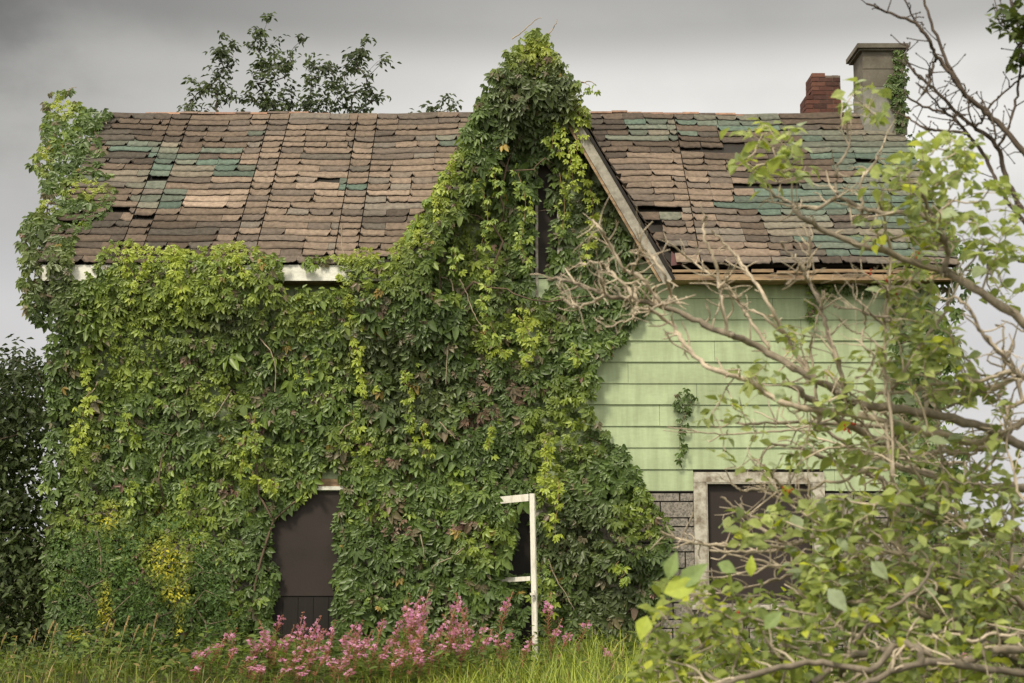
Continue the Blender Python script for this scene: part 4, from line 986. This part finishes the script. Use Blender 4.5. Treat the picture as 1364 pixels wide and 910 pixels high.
# dry seed heads at the lower left
def seed_grass(k):
    r = np.random.default_rng(80+k); z = np.linspace(0, 1, 12); b = r.uniform(.10, .22); path = np.stack([b*z**2, .02*np.sin(z*5), z*(1-.04*z)], -1)
    t = thing('seed_grass', 'seed grass', 'grass stalk'); tube_obj('stalk', [(path, np.linspace(.005, .0025, 12))], M_bark, t, (.34, .29, .12), 4)
    pr = []
    for s in np.linspace(.80, .995, 26):
        c = np.array([np.interp(s, z, path[:, i]) for i in range(3)])
        for q in range(3):
            a = r.uniform(0, 6.28); o = unit(np.array([math.cos(a)*.6+.3, math.sin(a)*.6, 1.3])); pr.append((np.stack([c, c+o*.022, c+o*.036]), [.002, .005*(1.1-.5*abs(s-.88)/.1), .001]))
    tube_obj('seed_head', pr, M_petal, t, (.52, .40, .20), 4, .2)
    ln = 6; P = np.array([[np.interp(s, z, path[:, i]) for i in range(3)] for s in r.uniform(.15, .6, ln)]); az = r.uniform(0, 6.28, ln); T = np.stack([np.cos(az), np.sin(az), .9+0*az], -1)
    leaves_mesh('leaf_blade', [ovate(.06, .02, .3, 4)], P, frames(T, -T+np.array([0, 0, 2.])), r.uniform(.2, .32, ln), np.tile(np.array([.20, .22, .06]), (ln, 1)), M_grass, t)
    return t
sp = [seed_grass(k) for k in range(4)]
SG = [(4, 842), (24, 846), (20, 862), (12, 868), (40, 846), (52, 836), (64, 826), (76, 830), (70, 852), (36, 872), (72, 892), (146, 824), (154, 824), (170, 820), (180, 832), (158, 858), (196, 830), (212, 816), (204, 842), (190, 862)]
for i, (u, v) in enumerate(SG):
    Y = -2.6+rng.uniform(-.6, .6); top = W(u, v, Y); h = float(top[2]); o = sp[i] if i < 4 else copy_tree(sp[i % 4]); rz = rng.uniform(-.5, .5)
    o.scale = (h*1.04,)*3; o.rotation_euler = (0, 0, rz); o.location = (float(top[0])-.16*h*math.cos(rz), Y, -.02)
    o['label'] = 'dry straw coloured seed head of tall grass at the lower left' if i < 11 else 'dry grass seed head rising before the small leaved shrub'
    o['group'] = 'seed heads at the far left' if i < 11 else 'seed heads before the small leaved shrub'

# ------------------------------------------------------------------ gnarled shrub close to the camera
TAN = np.array([.47, .395, .30])
SHRUB = [  # (px polyline from the root side to the tip, depth, radius px at root, at tip)
    ([(1430, 480), (1364, 431), (1296, 383), (1258, 363), (1200, 342), (1142, 325), (1095, 307), (1067, 288), (1056, 276)], -13.0, 8, 3.2),
    ([(1258, 363), (1262, 340), (1258, 318), (1245, 298), (1238, 282), (1228, 259)], -13.0, 5, 2.5),
    ([(1258, 318), (1234, 290), (1194, 284), (1149, 279), (1115, 264), (1088, 278), (1050, 269), (1030, 258), (1012, 236)], -13.1, 4.5, 2),
    ([(1115, 264), (1114, 240), (1118, 221), (1130, 196), (1128, 170)], -13.1, 2.8, 1.6),
    ([(1149, 279), (1146, 254), (1150, 235), (1168, 214), (1178, 190)], -13.1, 2.8, 1.6),
    ([(1380, 600), (1310, 570), (1245, 552), (1193, 544), (1139, 537), (1095, 511), (1057, 489), (1016, 465), (972, 446), (938, 431), (904, 417), (876, 406), (842, 400), (808, 394), (774, 380), (746, 371), (729, 373)], -12.6, 8, 2.2),
    ([(848, 400), (836, 384), (820, 369), (808, 357), (796, 349), (770, 352)], -12.6, 3.2, 1.7),
    ([(880, 404), (866, 386), (852, 368), (836, 362), (828, 354), (812, 326), (802, 308), (794, 300), (790, 293)], -12.6, 3.4, 1.4),
    ([(889, 405), (893, 392), (888, 372), (876, 352), (862, 335), (854, 328), (852, 310)], -12.65, 3, 1.6),
    ([(840, 362), (846, 350), (856, 338)], -12.6, 2, 1.4), ([(806, 391), (801, 374), (796, 358)], -12.6, 2, 1.4), ([(798, 398), (790, 402), (770, 409), (760, 408), (748, 396)], -12.6, 2.6, 1.4),
    ([(848, 402), (846, 380), (847, 362)], -12.6, 2.2, 1.3), ([(834, 398), (824, 390), (818, 382)], -12.6, 2, 1.2), ([(848, 412), (840, 424), (826, 430), (806, 436)], -12.6, 1.8, 1.0), ([(770, 409), (757, 402), (748, 396)], -12.6, 1.8, 1.2),
    ([(1300, 590), (1220, 570), (1122, 550), (1081, 546), (1040, 535), (1016, 520), (993, 506), (955, 494), (928, 478), (910, 455), (896, 433), (874, 417), (852, 411)], -12.45, 5.5, 2.4),
    ([(1180, 590), (1122, 562), (1095, 543), (1067, 521), (1050, 512), (1042, 513)], -12.3, 6.5, 4.2),
    ([(1420, 540), (1364, 562), (1340, 576), (1309, 598), (1279, 583), (1228, 572), (1176, 569), (1115, 566), (1054, 562), (1000, 566), (960, 560)], -12.2, 6, 1.8),
    ([(1309, 598), (1250, 603), (1200, 604), (1184, 592), (1180, 575)], -12.2, 4.2, 2),
    ([(972, 446), (962, 410), (958, 378), (950, 344), (938, 315), (936, 296), (940, 288)], -12.7, 3.2, 1.8),
    ([(1078, 498), (1061, 470), (1040, 436), (1022, 402), (1000, 368), (982, 344), (964, 324), (948, 307)], -12.6, 3.8, 1.6),
    ([(1127, 524), (1115, 480), (1102, 443), (1096, 418), (1088, 395), (1072, 366), (1062, 348), (1048, 334), (1040, 322)], -12.8, 4.2, 1.8),
    ([(1072, 366), (1080, 344), (1078, 318), (1070, 300)], -12.8, 2.4, 1.4), ([(1066, 352), (1062, 364), (1054, 374), (1046, 379)], -12.8, 2.2, 1.5),
    ([(1023, 463), (1002, 430), (979, 395), (962, 378), (945, 365), (924, 350), (904, 334), (884, 316)], -12.5, 3, 1.2),
    ([(1037, 440), (1014, 420), (989, 407), (972, 392)], -12.5, 2.6, 1.4), ([(958, 384), (966, 374), (972, 368)], -12.7, 2, 1.4),
    ([(1190, 640), (1187, 560), (1180, 504), (1178, 430), (1184, 380), (1186, 350), (1180, 300), (1168, 262)], -12.9, 3, 1.6),
    ([(1187, 521), (1200, 501), (1231, 453), (1258, 415), (1272, 388), (1284, 360)], -12.7, 3, 1.8), ([(1178, 429), (1196, 394), (1226, 360)], -12.7, 2, 1.2),
    ([(1187, 424), (1160, 420), (1140, 412), (1122, 410), (1110, 408)], -12.9, 2.2, 1.3), ([(1176, 432), (1152, 410), (1140, 396), (1136, 378)], -12.9, 2, 1.1), ([(1180, 384), (1164, 372), (1150, 366), (1140, 372)], -12.9, 1.8, 1.1),
    ([(1172, 462), (1150, 446), (1132, 440), (1118, 424)], -12.9, 1.8, 1.1), ([(1150, 500), (1165, 476), (1148, 456), (1152, 430), (1150, 408)], -12.85, 2, 1.1),
    ([(1090, 560), (1086, 520), (1082, 480), (1080, 462), (1086, 440), (1088, 420)], -12.6, 2.6, 1.3),
    ([(1440, 660), (1364, 649), (1330, 650), (1265, 651), (1240, 658), (1197, 665), (1182, 654), (1176, 640), (1142, 626), (1095, 609), (1060, 596), (1020, 590)], -12.0, 8, 2.0),
    ([(1330, 652), (1255, 634), (1193, 620), (1142, 601), (1110, 578), (1090, 560)], -11.9, 5, 2.2),
    ([(1250, 640), (1190, 620), (1166, 590), (1150, 566), (1130, 552)], -12.4, 4, 1.8),
    ([(1200, 763), (1176, 763), (1156, 757), (1125, 757), (1088, 760), (1072, 740), (1057, 736), (1040, 720), (1027, 712), (1000, 694), (980, 676), (960, 662)], -12.0, 6, 1.6),
    ([(1160, 712), (1120, 704), (1081, 717), (1047, 729), (1020, 735), (999, 734), (970, 736), (945, 733)], -12.1, 4.2, 1.8), ([(1040, 730), (993, 726), (945, 726), (920, 722), (898, 716), (880, 708)], -12.2, 3.2, 1.6),
    ([(1150, 690), (1110, 690), (1076, 672), (1060, 660), (1034, 640), (1020, 622), (1004, 612)], -12.1, 3.6, 1.6), ([(1070, 760), (1040, 770), (1000, 782), (960, 790), (930, 792)], -11.8, 2.8, 1.4),
    ([(1076, 672), (1050, 668), (1030, 660), (1010, 652), (990, 654), (976, 646)], -12.0, 2.6, 1.4), ([(1046, 708), (1020, 700), (1006, 688), (994, 684), (986, 672)], -12.0, 2.4, 1.5), ([(1030, 660), (1024, 646), (1010, 644)], -12, 2, 1.3),
    ([(1440, 900), (1364, 896), (1296, 890), (1245, 881), (1197, 893), (1149, 912)], -13.4, 6.5, 4.5), ([(1400, 872), (1330, 866), (1272, 883), (1224, 866), (1170, 866), (1122, 879), (1081, 910)], -13.3, 6.5, 4.5),
    ([(1224, 866), (1196, 858), (1160, 892), (1095, 883), (1040, 890), (972, 908), (930, 930)], -13.6, 5.5, 4), ([(1122, 900), (1128, 876), (1139, 855), (1170, 821), (1200, 801), (1226, 780), (1244, 750)], -13.2, 4, 2),
    ([(1440, 940), (1364, 884), (1313, 859), (1262, 835), (1234, 820), (1214, 806), (1190, 796)], -12.8, 7, 2.6), ([(1440, 950), (1364, 873), (1337, 852), (1306, 818), (1286, 800), (1272, 791), (1240, 786)], -12.6, 9, 4),
    ([(1360, 885), (1330, 866), (1286, 838), (1260, 820), (1234, 804), (1206, 776)], -12.7, 5, 2.2), ([(1300, 810), (1309, 800), (1322, 790), (1340, 782), (1350, 760), (1364, 745), (1400, 700)], -12.7, 5, 5.5),
    ([(1340, 784), (1346, 740), (1350, 700), (1346, 660)], -12.7, 3.4, 2), ([(1297, 640), (1320, 616), (1332, 600)], -12.2, 3, 1.6), ([(1364, 720), (1330, 714), (1290, 704), (1250, 690), (1218, 676), (1190, 668)], -12.3, 4, 2),
    ([(1290, 706), (1270, 690), (1240, 660), (1220, 630), (1200, 600), (1180, 585)], -12.4, 3.4, 1.8), ([(1364, 810), (1310, 780), (1260, 760), (1220, 742), (1180, 735), (1150, 740)], -12.5, 4, 2), ([(1140, 757), (1100, 730), (1090, 700), (1080, 672), (1076, 640)], -12.3, 3, 1.4),
    ([(1300, 720), (1276, 690), (1260, 650), (1252, 600), (1250, 555), (1240, 510)], -12.6, 3.5, 1.6), ([(1210, 600), (1190, 560), (1150, 536), (1126, 520), (1112, 504)], -12.5, 3, 1.4),
    ([(1364, 500), (1340, 480), (1313, 450), (1300, 430), (1286, 405), (1270, 396)], -13.2, 4, 2.2), ([(1313, 448), (1334, 470), (1356, 496), (1380, 520)], -13.2, 2.4, 1.6), ([(1340, 576), (1345, 556), (1330, 530), (1312, 500)], -12.8, 2.6, 1.4),
]
def shrub():
    root = W(1440, 1180, -12.6); root[2] = -.05
    t = thing('gnarled_shrub', 'gnarled half dead shrub with pale bare twigs and broad leaves at the right', 'shrub', tuple(root))
    trunk = smooth_path([root, W(1452, 1040, -12.7), W(1430, 900, -12.7), W(1452, 760, -12.5), W(1440, 620, -12.5), W(1450, 480, -12.8)], 5, .008)
    trunk2 = smooth_path([root+np.array([.05, -.1, 0]), W(1420, 1060, -12.9), W(1400, 950, -12.9), W(1450, 840, -12.8)], 5, .008)
    tube_obj('trunk', [(trunk, np.linspace(.075, .03, len(trunk))), (trunk2, np.linspace(.06, .03, len(trunk2)))], M_bark, t, TAN*.7, 8)
    nodes = list(trunk)+list(trunk2); bare = []; allp = []
    for k, (pl, Y, r0, r1) in enumerate(SHRUB):
        n = len(pl); yy = Y+np.cumsum(rng.normal(0, .05, n)); yy[0] = Y
        P = W(np.array([p[0] for p in pl]), np.array([p[1] for p in pl]), yy)
        # join on to what it grows from
        A = np.array(nodes); d = np.linalg.norm((A-P[0])*np.array([1, .35, 1]), axis=1); j = int(np.argmin(d)); a = A[j]
        if np.linalg.norm(a-P[0]) > .02: P = np.vstack([a, P])
        S = smooth_path(P, 5, .0035); ppm = F/(Y+19)
        rad = np.linspace(r0, r1, len(S))/ppm*.9*(1+.10*np.sin(np.arange(len(S))*1.7+k)+rng.normal(0, .05, len(S)))
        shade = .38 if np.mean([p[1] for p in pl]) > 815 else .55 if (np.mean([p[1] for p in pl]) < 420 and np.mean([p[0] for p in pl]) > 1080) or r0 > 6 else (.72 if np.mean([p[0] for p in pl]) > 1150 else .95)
        allp.append((S, rad, shade)); nodes += list(S[2:]); bare.append(S)
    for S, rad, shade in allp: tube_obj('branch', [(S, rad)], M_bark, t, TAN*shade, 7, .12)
    # short crooked spurs along the branches
    tw = []
    for S, rad, shade in allp:
        L_ = len(S)
        for i in range(3, L_):
            if rng.random() < .42:
                d = unit(S[min(i+1, L_-1)]-S[i-1]); o = rng.normal(0, 1, 3)*np.array([1, .6, 1])+np.array([-.15, 0, .45]); v = unit(d*.7+unit(o)); ln = rng.uniform(.04, .17)
                p = [S[i]]; 
                for s in range(3): v = unit(v+rng.normal(0, .32, 3)); p.append(p[-1]+v*ln/3)
                r0 = min(rad[i]*.6, .0055); tw.append((smooth_path(p, 2), np.linspace(r0, r0*.5, 7)))
                if rng.random() < .4: q = p[2]; v2 = unit(v+rng.normal(0, .8, 3)); tw.append((np.array([q, q+v2*ln*.3, q+v2*ln*.5+rng.normal(0, .006, 3)]), [r0*.7, r0*.6, r0*.4]))
    o = tube_obj('spur', tw, M_bark, t, TAN*1.05, 5, .2); o['kind'] = 'stuff'
    # leafy ends
    CL = [(1030, 205, 58, 42, 46), (1150, 140, 30, 34, 14), (1256, 212, 56, 38, 46), (1240, 290, 44, 50, 50), (1325, 300, 45, 60, 46), (1215, 385, 36, 50, 46), (1222, 455, 50, 50, 60), (1262, 500, 42, 42, 46), (1130, 590, 75, 46, 24), (1235, 620, 80, 55, 44), (1330, 640, 40, 70, 40), (1190, 690, 110, 40, 80), (1290, 740, 75, 70, 80), (1100, 690, 60, 35, 44), (1095, 745, 40, 40, 40), (1240, 800, 100, 50, 90), (1120, 800, 70, 40, 50), (1320, 800, 40, 60, 50),
          (1062, 450, 22, 24, 9), (1080, 520, 50, 30, 16), (965, 545, 40, 22, 9), (1000, 600, 50, 30, 10), (1010, 700, 45, 26, 22), (1150, 500, 40, 40, 16), (1310, 540, 40, 40, 24), (1340, 370, 30, 40, 20), (1150, 310, 26, 18, 8), (1130, 760, 60, 30, 40), (1050, 625, 40, 30, 9), (1190, 240, 40, 40, 20), (1010, 498, 30, 16, 10)]
    tg = []; 
    for (u, v, ru, rv, n) in CL:
        a = rng.uniform(0, 6.28, n); q = np.sqrt(rng.random(n)); yc = -12.6 if v > 350 else -12.95
        tg.append(W(u+ru*q*np.cos(a), v+rv*q*np.sin(a), yc+rng.uniform(-.35, .35, n)))
    tg = np.concatenate(tg); base = np.concatenate([S[2:] for S in bare])
    polys, pos, tips = grow(base, tg, .05, .14, .0016, .006, .4); o = tube_obj('twig', polys, M_bark, t, TAN*.9, 4); o['kind'] = 'stuff'
    # long thin pale shoots fanning up and to the left
    sh = []
    for i in range(34):
        u0, v0 = rng.uniform(1120, 1400), rng.uniform(480, 880); a = math.radians(rng.uniform(150, 215) if rng.random() < .6 else rng.uniform(95, 150)); ln = rng.uniform(90, 300); y0 = -12.4+rng.uniform(-.6, .6); bend = rng.uniform(-.2, .5); pl = []
        for s_ in np.linspace(0, 1, 8): aa = a-bend*s_; pl.append((u0+ln*s_*math.cos(aa)+rng.normal(0, 3), v0-ln*s_*math.sin(aa)*.75+rng.normal(0, 3)))
        pl = np.array(pl); S = smooth_path(W(pl[:, 0], pl[:, 1], y0+np.cumsum(rng.normal(0, .04, 8))), 4, .003); j = base[int(np.argmin(np.linalg.norm((base-S[0])*np.array([1, .5, 1]), axis=1)))]
        S = np.vstack([j, S]); r_ = rng.uniform(1.6, 3.2)/290; sh.append((S, np.linspace(r_, r_*.4, len(S)))); bare.append(S)
        for q in range(2, len(S)-1):
            if rng.random() < .30: d = unit(S[q+1]-S[q-1]); v_ = unit(d+rng.normal(0, .75, 3)+np.array([0, 0, .3])); l2 = rng.uniform(.04, .22); sh.append((smooth_path([S[q], S[q]+v_*l2*.5+rng.normal(0, .012, 3), S[q]+v_*l2+rng.normal(0, .02, 3)], 3), np.linspace(r_*.5, r_*.25, 7)))
    tube_obj('shoot', sh, M_bark, t, TAN*.95, 5, .3)['kind'] = 'stuff'
    base = np.concatenate([S[2:] for S in bare])
    # bare tangled twigs
    u, v = sample([(985, 520), (1060, 480), (1180, 500), (1290, 560), (1330, 700), (1240, 800), (1090, 790), (1000, 740), (960, 640)], 150)
    tpolys, _, _ = grow(base, W(u, v, -12.3+rng.uniform(-.4, .4, 150)), .05, .22, .0026, .007, .4); tube_obj('bare_twig', tpolys, M_bark, t, TAN*1.1, 4, .25)['kind'] = 'stuff'
    per = rng.integers(2, 5, len(tg)); P = np.repeat(tg, per, 0)+rng.normal(0, .018, (per.sum(), 3)); n = len(P); u, v = project(P)
    az = rng.uniform(0, 6.28, n); T = np.stack([np.cos(az), np.sin(az)*.8, rng.normal(-.15, .45, n)], -1); Nn = np.array([-.1, -.45, .9])+rng.normal(0, .45, (n, 3))
    c = lerp(np.tile(np.array([.18, .225, .07]), (n, 1)), np.array([.42, .475, .16]), np.clip(rng.beta(1.6, 1.6, n)+.2*blobs(u, v, [(1030, 200, 60, 45)]), 0, 1)); gl = rng.random(n) < .16; c[gl] = np.array([.34, .40, .24])*rng.uniform(.8, 1.1, (gl.sum(), 1))
    yl = rng.random(n) < .05+.2*blobs(u, v, [(1000, 210, 40, 40)]); c[yl] = np.array([.46, .50, .05])*rng.uniform(.7, 1.1, (yl.sum(), 1))
    o = leaves_mesh('foliage', OVATE, P, frames(T, Nn), rng.uniform(.040, .080, n)*np.exp(rng.normal(0, .15, n)), c, M_bleaf, t, .06)
    # a few little red berry clusters
    bp = []
    for (u, v) in ((1185, 372), (1190, 395), (1228, 318), (1220, 340), (1125, 575), (1134, 570), (1050, 655), (1160, 366), (984, 815), (1000, 806)):
        c0 = W(u, v, -12.75)
        for q in range(5): p = c0+rng.normal(0, .012, 3); bp.append((np.array([p, p+[0, 0, .004], p+[0, 0, .008], p+[0, 0, .012]]), [.001, .005, .005, .001]))
    tube_obj('berry', bp, M_petal, t, (.45, .07, .03), 6, .3)['kind'] = 'stuff'
shrub()

# leafy bush low in front at the right
def leafy_bush(name, label, poly, k, Y, depth, root, sz, cols, yellow=.06, big=()):
    t = thing(name, label, 'bush', tuple(root[0])); u, v = sample(poly, k); Tg = W(u, v, Y+rng.uniform(-depth, depth, k))
    polys, pos, tips = grow(root, Tg, .08, .16, .0020, .018, .42); o = tube_obj('branch', polys, M_bark, t, TAN*.72, 5); o['kind'] = 'stuff'
    per = rng.integers(2, 5, k); P = np.repeat(Tg, per, 0)+rng.normal(0, .02, (per.sum(), 3)); S = rng.uniform(*sz, len(P)); n = len(P)
    az = rng.uniform(0, 6.28, n); T = np.stack([np.cos(az), np.sin(az)*.8, rng.normal(.05, .5, n)], -1); Nn = np.array([-.1, -.4, .9])+rng.normal(0, .5, (n, 3))
    ns = np.repeat(np.array([nz1(p, 2.2) for p in Tg]), per); c = lerp(np.tile(np.array(cols[0]), (n, 1)), np.array(cols[1]), np.clip(.5+.8*ns+rng.normal(0, .25, n), 0, 1)); yl = rng.random(n) < yellow; c[yl] = np.array([.44, .48, .06])*rng.uniform(.7, 1.1, (yl.sum(), 1))
    if len(big):
        BP = np.array([W(a, b, yy) for a, b, yy, s, cc in big]); az = rng.uniform(-2, 2, len(big)); T2 = np.stack([np.cos(az), 0*az-.2, np.sin(az)+.4], -1)
        P = np.vstack([P, BP]); T = np.vstack([T, T2]); Nn = np.vstack([Nn, np.tile([-.2, -1, .5], (len(big), 1))]); S = np.concatenate([S, [b[3] for b in big]]); c = np.vstack([c, [b[4] for b in big]])
    leaves_mesh('foliage', OVATE, P, frames(T, Nn), S, c, M_bleaf, t, .08)
    return t
Ly = (.40, .47, .07); Lg = (.24, .32, .12)
leafy_bush('leafy_bush', 'yellow green leafy bush low in the front under the bare branches',
           [(838, 960), (846, 870), (862, 810), (880, 780), (905, 768), (925, 790), (955, 745), (985, 762), (1010, 790), (1060, 800), (1110, 780), (1150, 800), (1200, 800), (1260, 830), (1300, 860), (1364, 850), (1420, 900), (1420, 960)], 560, -13.0, .55, [W(960, 1180, -13.0)*[1, 1, 0], W(1120, 1180, -12.8)*[1, 1, 0], W(1290, 1180, -13)*[1, 1, 0]], (.040, .075), ((.12, .16, .04), (.30, .35, .08)), .12,
           [(884, 790, -14.0, .13, Ly), (905, 784, -14.0, .13, Lg), (890, 772, -14.0, .10, Lg), (862, 820, -13.9, .09, Ly), (1018, 838, -13.8, .09, Lg), (1102, 784, -13.5, .11, (.36, .42, .28)), (1000, 768, -13.4, .08, Ly), (956, 750, -13.4, .08, Lg)])
leafy_bush('low_shrub', 'greyer green shrub filling the gap below the broken window behind the leafy bush',
           [(900, 905), (920, 840), (960, 810), (1040, 790), (1100, 760), (1180, 740), (1260, 720), (1330, 700), (1400, 720), (1400, 905)], 520, -7.0, .6, [W(1000, 980, -7)*[1, 1, 0], W(1180, 980, -7)*[1, 1, 0], W(1330, 980, -7)*[1, 1, 0]], (.07, .11), ((.07, .10, .032), (.17, .215, .065)), .03)

# dark bare tree at the upper right
DEADT = [
    ([(1500, 420), (1430, 300), (1364, 204), (1333, 167), (1313, 150), (1286, 126), (1272, 106), (1248, 75), (1238, 55), (1221, 32), (1200, 24), (1177, 15), (1154, 5)], 5.5, 1.6), ([(1286, 126), (1262, 84), (1244, 40), (1231, 0), (1228, -20)], 3.2, 1.6), ([(1244, 84), (1240, 100), (1238, 112), (1228, 126)], 2.6, 1.8), ([(1221, 32), (1210, 8), (1200, -14)], 2, 1.2),
    ([(1430, 350), (1364, 280), (1340, 235), (1327, 194), (1296, 167), (1275, 150), (1248, 123), (1221, 99), (1206, 80), (1212, 56)], 5, 1.5), ([(1420, 360), (1364, 296), (1333, 252), (1313, 211), (1282, 170), (1258, 150), (1224, 140), (1204, 123)], 4.4, 1.5), ([(1282, 176), (1250, 174), (1231, 170), (1211, 158), (1187, 147)], 2.8, 1.3), ([(1306, 164), (1320, 140), (1344, 118), (1364, 100)], 2.2, 1.6), ([(1296, 167), (1290, 140), (1284, 112)], 1.8, 1.2), ([(1258, 150), (1240, 130), (1222, 112)], 2, 1.2), ([(1333, 190), (1350, 150), (1356, 110), (1362, 60), (1350, 20), (1344, -10)], 2.6, 1.6), ([(1362, 70), (1340, 40), (1326, 24)], 1.6, 1.2), ([(1327, 194), (1322, 160), (1308, 132)], 2, 1.2), ([(1364, 350), (1330, 330), (1290, 322)], 3, 1.4), ([(1275, 150), (1262, 176), (1240, 196), (1220, 205)], 2, 1.2)]
def dead_tree():
    Y = -12.2; root = np.array([wx(1560, 700, Y), Y, -.05]); t = thing('bare_tree', 'dark almost leafless tree reaching in at the upper right against the sky', 'tree', tuple(root))
    trunk = smooth_path([root, root+[.03, .02, 1.0], W(1540, 620, Y), W(1500, 420, Y), W(1470, 250, Y), W(1450, 80, Y)], 5, .006); DK = np.array([.085, .065, .05])
    tube_obj('trunk', [(trunk, np.linspace(.09, .03, len(trunk)))], M_bark, t, DK, 8); nodes = list(trunk); tw = []; tips = []
    for k, (pl, r0, r1) in enumerate(DEADT):
        n = len(pl); yy = Y+np.cumsum(rng.normal(0, .03, n)); P = W(np.array([p[0] for p in pl]), np.array([p[1] for p in pl]), yy); A = np.array(nodes); a = A[int(np.argmin(np.linalg.norm((A-P[0])*np.array([1, .35, 1]), axis=1)))]
        if np.linalg.norm(a-P[0]) > .02: P = np.vstack([a, P])
        S = smooth_path(P, 5, .003); ppm = F/(Y+19); rad = np.linspace(r0, r1, len(S))/ppm*.85; tube_obj('branch', [(S, rad)], M_bark, t, DK, 6, .1); nodes += list(S[2:])
        for i in range(4, len(S)):
            if rng.random() < .5:
                v = unit(np.array([rng.normal(-.2, .7), rng.normal(0, .4), rng.normal(.5, .6)])); ln = rng.uniform(.02, .13); p = [S[i], S[i]+v*ln*.5+rng.normal(0, .006, 3), S[i]+v*ln]
                tw.append((np.array(p), [.0035, .0028, .0022])); tw.append((np.array([p[-1], p[-1]+v*.006, p[-1]+v*.012]), [.002, .005, .002]))
    tube_obj('spur', tw, M_bark, t, DK*.9, 4)['kind'] = 'stuff'
    tg = []
    for (u, v, ru, rv, n) in ((1335, 20, 22, 16, 9), (1358, 30, 18, 40, 16), (1360, 80, 14, 26, 10), (1400, 60, 40, 80, 40)): a = rng.uniform(0, 6.28, n); q = np.sqrt(rng.random(n)); tg.append(W(u+ru*q*np.cos(a), v+rv*q*np.sin(a), Y+rng.uniform(-.15, .15, n)))
    tg = np.concatenate(tg); polys, _, _ = grow(np.array(nodes), tg, .05, .12, .0016, .005, .4); tube_obj('twig', polys, M_bark, t, DK, 4)['kind'] = 'stuff'
    P = np.repeat(tg, 3, 0)+rng.normal(0, .015, (len(tg)*3, 3)); n = len(P); az = rng.uniform(0, 6.28, n); T = np.stack([np.cos(az), np.sin(az)*.7, rng.normal(-.2, .4, n)], -1)
    leaves_mesh('foliage', OVATE, P, frames(T, np.array([0, -.3, 1.])+rng.normal(0, .4, (n, 3))), rng.uniform(.05, .085, n), lerp(np.tile(np.array([.05, .075, .025]), (n, 1)), np.array([.12, .15, .04]), rng.random(n)), M_tleaf, t)
dead_tree()
